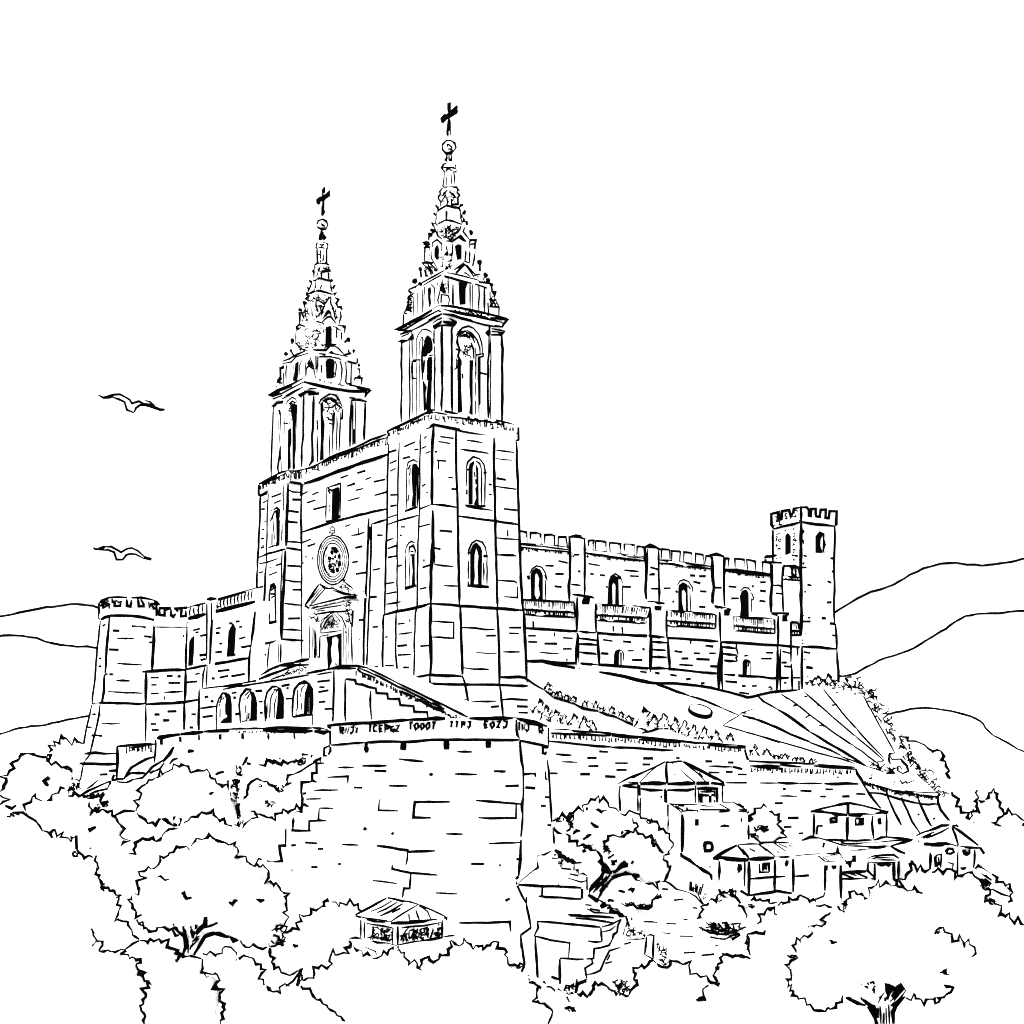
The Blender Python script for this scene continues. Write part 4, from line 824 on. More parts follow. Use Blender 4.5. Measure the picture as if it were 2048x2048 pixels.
b.scribble('780,290 1000,200 1190,140 1190,220 900,280', 30, 9, 2.6, s); b.build('ramp', st)
# ================================================================== big bastion under the church
ba = thing('bastion', 'great blank stone bastion with a lettered parapet, below the stairway', 'bastion', at((840, 1880), 170))
F1 = frontal(170.)
b = B(); T('C3')
body = '580,110 1840,70 1855,250 1855,480 1845,700 1832,970 1832,1030 1885,1140 1905,1300 1845,1350 1868,1540 1860,2200 150,2200 150,870 275,868 262,765 298,752 300,660 345,655 355,545 395,540 402,340 470,335 475,285 502,280 500,220 560,180'
b.slab(F1, body, 14)
c1 = F1.hit(*P('1840,70')[0])[0]; F2 = Plane(c1, d=(1, .8))
T('C4'); b.slab(F2, '198,-20 452,-60 470,100 490,450 500,600 520,850 520,2400 205,2400 190,1170', 8)
BA = b; s = b.surf(); T('C3')
b.lines('''w6 1840,75 1845,170 1857,250 1857,400 1852,600 1845,700;w6 1845,720 1842,850 1830,960;w5 1830,960 1812,980;w5 1832,975 1818,1015;w6 1820,1020 1850,1080 1885,1140;w5 1885,1140 1905,1290;w5 1905,1295 1845,1350;w6 1845,1350 1850,1420 1870,1510 1870,1560
w5 595,100 595,140 580,165;w5 595,100 555,120 550,170 575,170;w5 555,218 502,220 505,280 472,285 475,335 505,340;w6 470,340 405,343 402,420;w5 402,420 410,450 402,540 360,545 350,600 345,655;w5 465,662 380,662 302,658 298,755;w6 368,755 260,760 262,800 275,862 210,868;w4 210,868 160,855 120,845 100,885
w4 520,515 515,590 568,595;w4 520,513 615,515;w4 570,595 455,598 452,655 465,665;w3 408,490 450,502;w4 410,418 435,415
w4 915,455 910,528 1040,532;w5 1380,472 1148,472 1138,575 1255,577;w5 1550,463 1640,468 1700,475 1845,485;w5 1565,576 1640,580 1815,578 1815,490;w5 895,760 1000,775 1100,790 1105,800 1285,795;w4 1100,795 1098,850 1090,885;w5 1000,885 1000,912 1120,938 1300,952;w4.5 1122,940 1115,1040 1078,1040 1068,1100
w4 870,988 940,995 1030,1008;w5 1440,1268 1680,1265 1772,1260 1778,1325;w4 572,310 640,308 710,305 708,352;w4 1635,745 1750,742 1845,738''', 5, s)
b.dash('645,246 748,246 803,234 965,236 882,266 965,268 487,397 645,392 748,377 802,378 978,365 1103,368 1042,190 1208,207 1428,144 1525,144 1408,290 1562,290 1668,272 1748,272 1742,367 1832,366 435,453 535,453 1352,684 1465,684 428,740 505,746 670,752 780,757 508,782 550,782 468,900 512,902 645,880 662,880 1518,880 1605,880 1282,1070 1430,1075 1745,1115 1775,1110 1700,888 1715,890 1860,288 1905,288 1875,378 1906,378 1815,847 1840,847', 4.2, s)
for q in ('1255,292,14', '820,650,14', '1002,680,12', '332,922,14', '1752,1118,12'): b.blob(*[float(z) for z in q.split(',')], s)
T('C4')
b.lines('''w5 455,0 468,100 478,240 485,360 495,480 500,600;w5 505,650 520,760 525,840;w4 440,105 440,180 460,195;w5 222,130 340,132 345,165;w5 245,265 345,272;w4 435,358 480,360;w5 395,442 442,444;w4 455,628 500,630''', 5, s)
b.dash('50,250 180,246 0,112 55,112', 4.5, s)
wl = b.build('wall', ba)
b = B(); T('B6'); FP = frontal(169.2)
pr = b.slab(FP, '68,612 200,600 600,570 870,552 1545,545 1580,560 1585,640 1606,728 900,724 370,748 82,778', 2.0)
c2 = FP.hit(*P('1582,560')[0])[0]; F3 = Plane(c2, d=(1, .8)); b.slab(F3, '1560,548 1700,575 1830,622 1838,790 1606,728 1585,640', 2.0); s = b.surf()
b.lines('''w7 55,608 140,600 220,592 400,585 600,570 720,562;w9 870,548 1010,552;w7 700,562 920,555;w8 1200,548 1290,552 1540,548;w7 1540,550 1620,558 1730,578 1830,615;w6 1580,560 1582,640 1590,680 1605,728;w5 1640,575 1700,595 1800,615
w5 90,765 180,758 360,745;w6 360,745 480,738 720,738 900,724 1100,722 1320,724 1605,724;w6 1605,730 1720,752 1836,778;w4 1838,625 1836,790;w5 1836,790 1795,780 1795,830 1815,835 1825,815;w5 82,650 82,760;w6 0,650 60,660 90,655;w4 60,620 90,628''', 5, s)
b.lines('w11 372,750 372,800 380,825;w12 672,742 668,805;w11 1018,730 1018,800;w12 1355,730 1355,790', 10, Surf([BA, b]))
pp = b.build('parapet', ba)
linew(0.84)
# worn lettering along the parapet
GL = {'R': '0,10 0,0 6,1 6,5 0,5;1,5 6,10', 'N': '0,10 1,0 5,9 7,0', 'J': '1,0 6,0 5,8 2,10 0,7', 'Y': '0,0 3,5 6,0;3,5 2,10', 'I': '3,0 3,10;1,0 5,0', 'C': '6,1 2,0 0,4 1,9 6,9', 'E': '6,0 1,0 0,5 1,10 6,9;0,5 5,5', 'P': '1,11 1,0 6,1 5,5 1,5',
 'G': '6,1 1,2 1,8 5,10 6,6 3,6', 'S': '6,0 1,2 5,6 4,10 0,8', 'Z': '0,1 6,0 1,9 6,10', 'T': '0,0 6,0;3,0 2,10', 'O': '3,0 0,4 2,10 6,7 5,1 3,0', 'F': '1,10 1,0 6,0;1,5 5,5', 'D': '0,0 1,10 6,7 5,1 0,0', 'U': '0,0 1,9 5,9 6,0'}
def word(t, x, y, adv, sx, sy, w, slope=0, sf=None):
    lt = B()
    for i, ch in enumerate(t):
        if ch == ' ': continue
        for st_ in GL[ch].split(';'):
            pts = ' '.join(f'{x+i*adv+float(a.split(",")[0])*sx:.1f},{y+i*adv*slope+float(a.split(",")[1])*sy:.1f}' for a in st_.split())
            lt.trace(pts, w, sf, wob=.8, step=8)
    lt.build('lettering', pp)
word('RNJY', 162, 622, 40, 4.6, 5.2, 5, -.03, s); word('ICEPGZ', 388, 606, 44, 5.2, 5.4, 5.2, 0, s); word('TOOOT', 716, 586, 46, 5, 5.4, 5.6, -.02, s); word('TTPJ', 1045, 576, 46, 4.6, 5, 5.4, 0, s)
word('EOZJ', 1322, 574, 50, 5.2, 5.2, 5.4, 0, s); word('INJ', 1592, 588, 32, 4, 6, 5, .1, s); word('R', 1762, 620, 30, 5, 5.5, 5, .2, s)

linew(0.95)
# lower terrace wall on the left
lw = thing('terrace_wall', 'long low terrace wall with a dark coping, left of the bastion', 'wall', at((480, 1500), 185))
LP = thru((664, 1480), 170.6, (304, 1480), 200.); b = B(); T('B4')
b.slab(LP, '860,1378 1000,1350 1130,1332 1260,1315 1450,1305 1890,1298 B5:900,792 B5:1250,790 B5:1330,800 B5:1440,838 B5:1425,2600 B4:868,2400', 4); s = b.surf()
b.lines('''w9 868,1380 900,1372 980,1355 1080,1342;w10 1080,1340 1200,1328 1290,1322;w8 1290,1318 1420,1312 1600,1300;w8 B5:350,818 B5:440,812 B5:600,805;w8 B5:580,800 B5:740,802;w6 B5:740,798 B5:900,790 B5:1240,790;w8 B5:740,820 B5:1000,826 B5:1250,824;w6 B5:1240,790 B5:1320,800 B5:1440,825;w9 B5:1260,825 B5:1360,840 B5:1440,832;w4 B5:1300,820 B5:1400,835
w6 862,1385 862,1430 858,1540;w5 B5:1425,850 B5:1425,960 B5:1432,1040;w5 B5:1430,1040 B5:1410,1075 B5:1370,1080''', 6, s)
for x, y in ((915, 1385), (1085, 1360), (1250, 1345), (1440, 1340), (1643, 1335)): b.trace(f'{x},{y} {x+2},{y+50}', rnd.uniform(5, 8), s)
T('B5')
for x, y in ((797, 845), (1062, 842), (540, 845)): b.trace(f'{x},{y} {x+3},{y+40} {x+5},{y+65}', rnd.uniform(6, 9), s)
b.corbels('450,815 760,822 1240,820', 22, 5, 3, s)
T('B4'); b.dash('1145,1500 1200,1490', 6, s); b.lines('w5 1145,1500 1160,1485 1200,1488 1200,1500', 5, s)
b.build('wall', lw)
bl = thing('wall_block', 'low square wall block beside the foot of the round tower', 'wall', at((270, 1550), 215)); b = B()
b.slab(frontal(215.), '510,1442 640,1436 860,1418 855,1545 840,1610 770,2400 512,2400', 9); s = b.surf()
b.lines('w6 510,1448 640,1440 760,1432 865,1425;w5 650,1438 860,1430;w6 515,1450 515,1600 508,1735;w5 858,1440 853,1540 845,1600;w5 850,1545 780,1562 640,1640 570,1745;w6 640,1690 770,1690;w5 570,1745 620,1700 645,1688;w4 505,1740 570,1748;w4 620,1465 760,1450', 5, s)
b.corbels('590,1455 700,1450 840,1440', 9, 12, 3, s); b.scribble('590,1450 760,1440 760,1480 600,1500', 6, 9, 2.6, s); b.build('wall', bl)

# ================================================================== stepped retaining walls on the right
def rwall(label, plane, poly, depth, ink, dsh, marks, vec=None):
    t = thing('retaining_wall', label, 'wall', at(P(poly)[-1], 185))
    b = B(); b.slab(plane, poly, depth, vec=vec); s = b.surf(); b.lines(ink, 5, s)
    if dsh: b.dash(dsh, 4.4, s)
    for a, n, L in marks: b.corbels(a, n, L, 3.6, s)
    b.build('wall', t); return b
T('B7')
RW1 = thru((1095, 1470), 176., (1495, 1500), 197.)
rw1 = rwall('long retaining wall with stone courses, directly right of the bastion', RW1, '205,440 520,460 880,500 1200,530 1400,555 1680,565 1665,600 1705,690 1765,815 B8:410,820 B8:455,900 B8:500,1030 B8:560,1140 B8:560,3000 205,3000', 5,
 '''w5 215,440 400,452 600,465 880,498 1100,515;w5 230,470 350,475 520,482 680,488;w5 680,490 800,500 880,508;w5 880,500 1100,518 1300,540 1680,565;w5 880,515 1000,525 1200,540;w5 1400,560 1540,570 1680,578;w4 1200,530 1400,550;w5 215,530 300,535 420,550 560,565 680,572;w5.5 680,574 860,580 1060,595 1140,596
w5.5 1665,595 1690,660 1715,740 1765,812;w5 B8:345,640 B8:370,740 B8:400,825;w5 B8:400,830 B8:450,900 B8:485,970 B8:500,1040;w6 B8:500,1040 B8:530,1090 B8:545,1130;w4 B8:200,908 B8:450,910''',
 '262,625 385,634 312,683 430,687 498,655 570,655 505,712 585,715 588,605 655,610 705,690 802,690 715,742 795,743 448,775 520,772 632,792 712,794 915,655 988,656 908,700 972,700 1378,678 1432,678 1545,686 1588,686 1400,716 1580,718 1405,760 1485,760 1530,758 1582,758 1620,775 1690,775 1190,655 1160,650 1580,718 1655,738 225,768 280,768', [('240,480 520,490 900,520', 26, 8), ('900,525 1300,555 1660,580', 30, 8)])
T('C4')
T('B8'); F20 = thru(P('370,750')[0], 196.4, P('1220,800')[0], 201.)
rw2 = rwall('middle retaining wall, behind the house with the two small square windows', F20, '370,735 600,758 900,770 1220,790 1215,835 1260,920 1320,1000 1400,1110 1400,3000 370,3000', 5,
 '''w5 375,742 480,748 600,752 880,765;w5 380,778 480,775 620,782;w5.5 620,770 780,785;w5 880,780 1010,790 1110,795 1215,805;w4 880,768 1200,790;w6 400,780 640,800;w4 460,912 600,912;w6 600,910 760,914;w4 760,914 950,916;w6 960,918 1130,916 1225,920;w6 1205,800 1215,840 1245,880 1280,950;w6 1280,950 1310,1000 1340,1040 1395,1110''',
 '642,956 664,960 775,970 862,974 968,958 1032,962 620,1010 748,1014 925,1016 972,1016 1098,1016 1158,1016 1208,996 1280,1000 575,1066 640,1066 680,1182 762,1182 820,1210 845,1214 760,1300 800,1298 645,1250 708,1250 1060,868 1072,870', [('390,790 640,795 900,800 1210,815', 34, 9)])
F21 = Plane(F20.hit(*P('1215,830')[0])[0], d=(1, .25))
rw3 = rwall('sloping end of the retaining walls with slanting lines, far right', F21, '1210,825 1300,905 1450,955 1600,985 1855,995 1835,1030 1840,1085 1870,1140 1932,1205 2100,1400 2100,3000 1400,3000 1400,1110 1310,990', 5,
 '''w5 1215,845 1250,895 1310,925;w5 1310,920 1400,945 1480,965;w5.5 1480,968 1600,990 1700,1002;w5.5 1690,1005 1780,1018 1840,1015;w5 1450,950 1600,980 1740,992 1855,992;w6 1855,992 1835,1020;w5 1310,985 1400,995 1540,1035 1700,1072;w6 1690,1072 1770,1080 1825,1072;w4 1838,1080 1825,1070
w4 1440,975 1460,1040;w5.5 1455,1030 1480,1090 1555,1235;w5 1560,1020 1570,1060 1600,1120 1640,1210 1700,1300;w5.5 1685,1030 1705,1080 1735,1150 1790,1250;w6 1840,1020 1840,1060 1860,1120 1900,1170 1920,1200;w5 1860,1120 1932,1205''',
 '1680,1150 1695,1162 1798,1188 1820,1188', [('1260,890 1480,960 1830,1012', 40, 8)])

# ================================================================== the castle hill and ground
hill = B()
def gp(x, y, Y): return at((x, y), Y)
hp = {1: (1056, 1350, 208), 12: (1076, 1440, 206.5), 2: (1495, 1405, 234), 3: (1606, 1379, 244.5), 4: (1676, 1373, 250), 5: (1727, 1392, 245), 6: (1806, 1525, 224), 7: (1884, 1595, 214), 8: (1718, 1545, 202.5), 9: (1494, 1500, 198.4), 10: (1096, 1460, 177.6), 11: (1700, 1520, 208)}
HV = {k: gp(*v) for k, v in hp.items()}
tris = [(1, 2, 9), (1, 9, 12), (12, 9, 10), (2, 11, 9), (9, 11, 8), (2, 3, 11), (3, 4, 11), (4, 5, 11), (5, 6, 11), (6, 8, 11), (6, 7, 8)]
hv = [HV[k] for k in sorted(HV)]; hk = {k: i for i, k in enumerate(sorted(HV))}
hill.add(hv, [[hk[a] for a in t] for t in tris])
ring = [1, 2, 3, 4, 5, 6, 7, 8, 9, 10, 12]; NR = len(ring)
low = [V((HV[k].x, HV[k].y + (3 if k in (3, 4, 5, 6, 7) else 0), -32)) for k in ring]
hill.add([HV[k] for k in ring] + low, [[i, i+NR, (i+1) % NR+NR, (i+1) % NR] for i in range(NR)])
s = hill.surf(); T('B7')
hill.lines('''w5 0,45 60,75 110,110 190,155;w4 190,155 250,200;w8 250,205 320,220 400,250;w6 400,250 470,285 580,305;w7 580,305 640,330 720,352;w6 720,352 800,390 880,420 960,460;w5 905,470 970,455 1040,430 1100,435;w6 1100,435 1160,455 1230,485;w4 1230,485 1320,508
w8 590,15 680,30 780,50 870,75 1000,100;w6 1000,100 1100,135 1260,195;w7 1260,195 1380,235 1500,285;w5 1500,285 1625,340;w4 1625,340 1650,320 1735,292;w4 1650,320 1680,325;w4 1630,340 1510,412;w4 1510,415 1650,455 1800,500 1932,545;w6 1650,335 1700,360 1780,375 1932,440''', 5.6, s, lift=1.3)
T('B8')
hill.lines('''w5 175,470 300,505 460,550 700,620 900,680 1080,725 1190,765;w6 325,395 420,415;w9 400,410 540,465 700,540 850,600;w8 850,600 1000,660 1090,700;w6 1090,710 1200,750 1270,780;w6 440,235 500,290 600,345;w9 600,345 720,425 850,520;w8 850,520 980,600 1100,670 1280,780
w5 630,225 740,300 850,390 960,470 1100,570 1250,670 1380,770;w5 805,210 910,305 1020,400 1140,500 1280,620 1420,740;w5 950,190 1050,310 1150,430 1270,570 1420,720;w5 720,320 740,310 730,300;w4 815,410 850,390;w5 920,470 945,465 960,478;w5 805,248 830,245;w5 1015,315 1045,310;w4 900,310 925,318
w4 1265,235 1310,330 1380,460 1450,580 1505,680;w5 1280,780 1380,815 1420,830;w8 1440,840 1490,830 1460,790;w4 1300,740 1400,800''', 5.6, s, lift=1.3)
hill.lines('w6 1470,770 1455,720 1470,690 1505,690;w5 1470,710 1480,735 1550,730 1600,780 1610,820 1570,845 1520,820 1530,790 1560,780;w4 1545,790 1560,810;w6 1480,830 1500,800 1520,800', 5, s)
hill.scribble('1290,740 1420,720 1480,830 1440,840 1300,790', 16, 16, 4, s); hill.lines('w5 1480,910 1500,905 1490,930;w5 1530,930 1550,895 1560,925 1590,905 1600,920 1660,890;w5 1300,860 1325,850 1320,875 1305,880', 5, s)
ho = hill.build('castle_hill', None, EARTH); ho['kind'] = 'structure'
HB = hill

# ground sheet reaching the horizon
g = B(); xs = [-3500, -1200, -500, -200, -120, -80, -55, -40, -25, -12, -5, 0, 8, 15, 25, 40, 60, 90, 130, 200, 500, 1200, 3500]
ys = [-200, -20, 30, 60, 90, 105, 120, 135, 150, 165, 180, 200, 230, 260, 300, 400, 700, 1200, 2500, 4500]
def gz(x, y):
    f = max(0, min(1, (y - 112)/70)); f = f*f*(3-2*f)
    side = max(0, min(1, (abs(x - 2) - 8)/26))
    r = max(0, min(1, (x - 4)/12))
    return -30 + f*(9*side + 4*r) + 4*max(0, min(1, (y-190)/60)) + .6*math.sin(x*.13 + y*.07)
g.add([V((x, y, gz(x, y))) for y in ys for x in xs], [[j*len(xs)+i, j*len(xs)+i+1, (j+1)*len(xs)+i+1, (j+1)*len(xs)+i] for j in range(len(ys)-1) for i in range(len(xs)-1)])
go = g.build('ground', None, EARTH); go['kind'] = 'structure'
# far hills
def far(pts, Y, depth):
    b = B(); pts = smooth(resample(P(pts), 40), 2)
    n = len(pts); rows = []
    for d, kz, dz in ((-1, 0, -30), (-.5, .45, -16), (0, 1, 0), (.5, .45, -16), (1, 0, -30)):
        rows.append([V((q.x, q.y, p.z*kz + dz)) for p, q in ((at(t, Y), at(t, Y + d*depth)) for t in pts)])
    b.add([q for r in rows for q in r], [[k*n+i, k*n+i+1, (k+1)*n+i+1, (k+1)*n+i] for k in range(4) for i in range(n-1)])
    b.trace(pts, 4.3, None, Y - 2, wob=1.3, step=22, lift=1.0)
    o = b.build('hill', None, EARTH); o['kind'] = 'structure'
T('D')
far('-1500,1120 -900,1190 -400,1130 -160,1190 0,1163 60,1150 150,1138 190,1147 420,1180 560,1250 760,1265 1000,1255 1250,1262 1400,1235 1440,1222 1577,1154 1640,1116 1680,1108 1720,1080 1780,1060 1850,1068 1932,1055 2100,1030 2400,1090 2800,1040 3400,1120', 1500, 260)
far('-1500,1240 -800,1190 -300,1215 0,1200 45,1197 110,1217 190,1222 330,1260 500,1290', 1250, 220)
far('-1400,1340 -700,1390 -300,1350 -80,1410 0,1385 40,1372 90,1368 150,1352 300,1340 420,1350', 900, 160)
far('1500,1285 1577,1275 1610,1275 1650,1248 1710,1230 1780,1190 1815,1162 1860,1158 1932,1152 2200,1140 2600,1200 3400,1150', 1250, 220)
far('1580,1370 1655,1350 1680,1347 1740,1332 1800,1342 1850,1357 1862,1380 1932,1420 2060,1440 2400,1380 3200,1400', 900, 160)
linew(1.0)
# oval stone basin on the slope
T('B7'); b = B(); s = HB.surf()
def oval(cx, cy, rx, ry, a, n=26):
    return ' '.join(f'{cx+rx*math.cos(t)*math.cos(a)-ry*math.sin(t)*math.sin(a):.1f},{cy+rx*math.cos(t)*math.sin(a)+ry*math.sin(t)*math.cos(a):.1f}' for t in [6.2832*i/n for i in range(n)])
b.dark(oval(1344, 296, 94, 42, .28), s, None, 1.0); b.dark(oval(1341, 288, 78, 24, .28), s, None, 1.7, mat=0)
o = b.build('basin', None, STONE, at(P('1344,330')[0], 212)); tag(o, 'round stone basin rim seen edge-on, lying on the bare slope', 'basin')
# ================================================================== houses below the castle
def xY(x, tab):
    if x <= tab[0][0]: return tab[0][1]
    for (a, ya), (b_, yb) in zip(tab, tab[1:]):
        if x <= b_: return ya + (yb-ya)*(x-a)/(b_-a)
    return tab[-1][1]
def house(name, label, cat, tab, walls, roofs, wink, rink, wins=(), extra=None, back=5.0, doors=()):
    t = thing(name, label, cat, at(P(f'{tab[0][0]},{walls[0].split()[0].split(",")[1]}')[0], tab[0][1]))
    w = B()
    for pl in walls:
        q = []
        for c in pl.split():
            x, y = map(float, c.split(',')); q.append(at(P(c)[0], xY(x, tab)))
        w.prism(q, (0, back, 0))
    sw = w.surf(); w.lines(wink, 5, sw)
    if extra: w.dash(extra, 4, sw)
    wo = w.build('wall', t, PLASTER)
    if roofs:
        r = B()
        for pl in roofs:
            q = []
            for c in pl.split():
                x, y, d = map(float, c.split(',')); q.append(at(P(f'{x},{y}')[0], d))
            r.prism(q, (0, .35, -.25))
        sr = Surf([r, w]); r.lines(rink, 5, sr); r.build('roof', t)
    for ik, dk in wins: window(wo, sw, ik, dk)
    for ik, dk in doors: window(wo, sw, ik, dk, 'door')
    return t
T('C6')
house('polygonal_house', 'white many-sided house under a faceted pointed roof, highest on the slope', 'house', [(95, 176), (335, 172), (640, 170), (970, 171), (1280, 174)],
 ['115,400 335,380 335,1000 115,900', '335,380 640,385 640,1100 335,1000', '640,385 970,385 970,1000 640,1100', '970,385 1280,385 1280,900 970,1000'],
 ['95,390,177 335,375,171.4 645,130,175.5', '335,375,171.4 640,378,169.4 645,130,175.5', '640,378,169.4 970,380,170.4 820,130,175.5 645,130,175.5', '970,380,170.4 1305,378,174 820,130,175.5'],
 '''w7 115,400 115,700;w7 330,385 332,520;w5 318,520 320,700;w4 345,540 345,735;w7 635,385 632,600 630,920;w4 668,620 662,750;w6 650,750 650,920;w4 970,390 970,615;w3.5 1006,440 1006,620;w5 1278,410 1278,590;w5 135,405 220,418 330,428;w6 350,440 460,458 600,458;w6 650,458 880,458 960,440;w4 585,515 585,545''',
 '''w7 95,390 260,310 400,250 530,190 630,135;w5 560,170 440,270 335,375;w7 645,140 635,240 650,330 648,380;w6 640,130 680,150 780,135 830,130;w6 830,132 1000,215 1150,295 1300,370;w5 700,150 780,220 860,290 970,375;w5 830,140 920,210 1000,270 1090,370;w6 900,185 1050,260 1200,340;w9 345,382 480,375 640,380;w9 650,382 800,380 970,380;w5 200,372 320,375;w5 150,400 320,382;w8 980,380 1130,378;w6 1150,370 1300,395;w4 1010,260 1050,310;w3.5 705,275 745,290;w3.5 765,275 800,290;w4 740,170 800,200;w8 1270,400 1300,385''',
 [('w7 990,440 1210,440 1215,530 1215,645;w4 1025,472 1185,475 1188,530;w3 1188,570 1188,640;w4 1040,500 1040,615;w6 1135,520 1138,640;w5 1050,505 1090,520 1130,510;w4 1150,510 1185,510', '1025,492 1060,492 1075,525 1050,540 1050,612 1035,612')])
house('block_house', 'plain flat-roofed white block house with one small round window', 'house', [(660, 163), (810, 160), (1240, 159), (1575, 161)],
 ['668,612 812,712 812,1300 668,1200', '812,712 1560,692 1578,780 1578,1300 1240,1600 812,1300'], ['670,608,168 812,714,159.6 1000,690,159 1365,688,159.3 1565,690,160.5 1390,590,168 1280,598,168'],
 '''w6 668,620 666,760;w5 665,760 664,930;w7 818,715 828,800 822,1000 820,1160;w7 805,1165 815,1200 900,1250 980,1310;w7 980,1310 1060,1370 1130,1410;w6 1130,1410 1160,1460 1240,1490;w4 1030,1325 1120,1390 1190,1450;w5 1560,690 1575,720;w5 1578,740 1578,820;w6 1575,850 1575,1015;w7 988,785 990,860;w3.5 1493,775 1493,815;w5 1250,868 1300,862 1362,868''',
 '''w6 670,612 700,625 760,625 990,625;w6 680,620 740,660 815,712;w5 740,640 830,695;w7 815,705 900,690 1005,690;w5 770,640 850,640;w7 1020,680 1100,690 1360,690;w5 1240,620 1365,690;w5 1000,625 1080,640 1220,655;w5 1280,600 1390,600;w6 1385,592 1470,640 1560,688;w6 1460,685 1560,690;w4 1400,600 1450,640;w5 1450,610 1520,660;w4 865,650 880,690''',
 [('w7 1062,1100 1080,1060 1110,1050 1150,1055 1165,1090 1162,1130 1140,1142 1080,1142 1070,1110', '1062,1100 1075,1075 1100,1070 1098,1138 1075,1135')])
T('C7')
house('small_house', 'small white house with a gabled corner and two small windows, nearest the round bush', 'house', [(75, 152), (290, 149), (445, 150), (555, 151), (690, 152)],
 ['115,415 290,420 290,700 115,640', '290,420 445,410 445,700 290,700', '445,410 555,400 555,700 445,700', '555,400 685,392 685,700 555,700'],
 ['72,408,152.6 222,330,154 292,414,148.4', '222,330,154 385,326,155 572,396,150.2 450,404,149.4 292,414,148.4', '355,322,158 545,316,159 670,340,160 750,386,151.5 572,396,150.4'],
 '''w6 115,425 115,540;w7 292,425 292,630;w6 447,412 445,605;w6 556,402 556,610;w4 266,425 266,575;w5 300,530 400,522 510,513;w5 560,515 680,505;w6 292,630 370,618 460,603 550,615;w5 240,600 290,630;w5 682,400 680,520;w7 685,430 680,600;w7 680,608 745,606''',
 '''w8 75,408 150,365 222,330;w10 78,408 180,410 290,418;w9 295,412 400,408 445,402;w6 222,330 270,385 295,412;w6 225,330 300,325 380,325;w4 250,350 290,400;w6 350,325 400,360 450,398;w5 450,402 570,395;w6 350,315 540,318;w4 400,330 470,375;w4 440,320 510,365;w4 470,325 520,345;w4 300,265 370,320;w5 540,320 610,345 680,355;w4 530,330 590,365;w5 570,395 700,385 750,385;w4 295,350 330,370;w5 620,360 720,385''',
 [('w5 225,445 240,450 245,470 232,485 222,470', '222,455 245,450 245,475 232,488 220,475'), ('w4 355,440 355,490 412,490;w6 372,442 412,440 412,488;w5 375,445 375,480', '375,445 400,450 402,478 385,472 378,480'), ('', '510,440 522,418 530,425 528,448 515,458')])
house('tall_house', 'square white house under a pyramid roof with two little windows, behind the lower houses', 'house', [(660, 163), (880, 160), (1035, 161), (1115, 162.5)],
 ['680,138 880,150 880,420 676,420', '880,150 1032,150 1032,400 880,420', '1032,150 1115,140 1115,380 1032,400'],
 ['655,128,164.5 888,76,167 880,150,159.4', '888,76,167 1128,132,163 880,150,159.4'],
 'w6 680,140 678,290;w7 880,150 878,300;w5 1030,152 1025,200 1035,290;w5 1113,145 1112,275;w5 720,300 800,304 880,302 1040,298;w4 740,296 855,296;w5 1040,298 1080,282 1120,278;w4 695,215 725,212 730,220;w4 700,215 695,265;w5 676,300 676,345',
 'w7 658,128 720,118 800,98 888,76;w7 888,76 960,95 1040,115 1125,132;w8 662,128 760,140 880,150;w11 884,147 960,148 1035,146;w10 1035,146 1075,140 1125,132;w6 884,80 882,145;w4 690,125 740,128',
 [('w6 775,168 812,165 812,190 780,192 775,168', '775,165 785,165 785,192 775,190'), ('w5 928,170 972,170 972,205 928,205 928,170;w4 950,172 950,203', '958,175 970,172 972,190 960,200'), ('w6 1072,165 1075,205', '1065,178 1075,165 1076,205 1070,205')])
house('long_house', 'long low house with rounded walls, running between the small and corner houses', 'house', [(680, 156.5), (820, 155.5), (1150, 155), (1225, 154)],
 ['678,300 740,300 880,345 1150,340 1226,380 1226,800 678,800'], ['735,300,161 880,312,160.5 1040,302,161.2 1120,284,163 1255,298,162 1145,338,155 1000,346,154.7 880,344,154.7'],
 'w6 820,340 820,370 860,425;w5 740,315 735,345;w5 820,335 880,340;w6 900,355 1010,350;w5 925,345 1000,345;w6 820,370 790,380 740,375;w5 700,290 680,285;w6 1010,345 1140,338;w6 1140,338 1180,362 1225,380;w7 1222,380 1222,520;w5 905,395 925,395 922,415 905,412;w4 880,425 1000,418',
 'w6 605,300 660,280 740,300 830,325 880,335;w5 840,315 880,322 1040,318;w6 1040,318 1150,308 1250,300;w6 1115,280 1180,285 1280,300;w6 880,335 1000,342 1150,338;w5 1140,335 1200,315 1260,300')
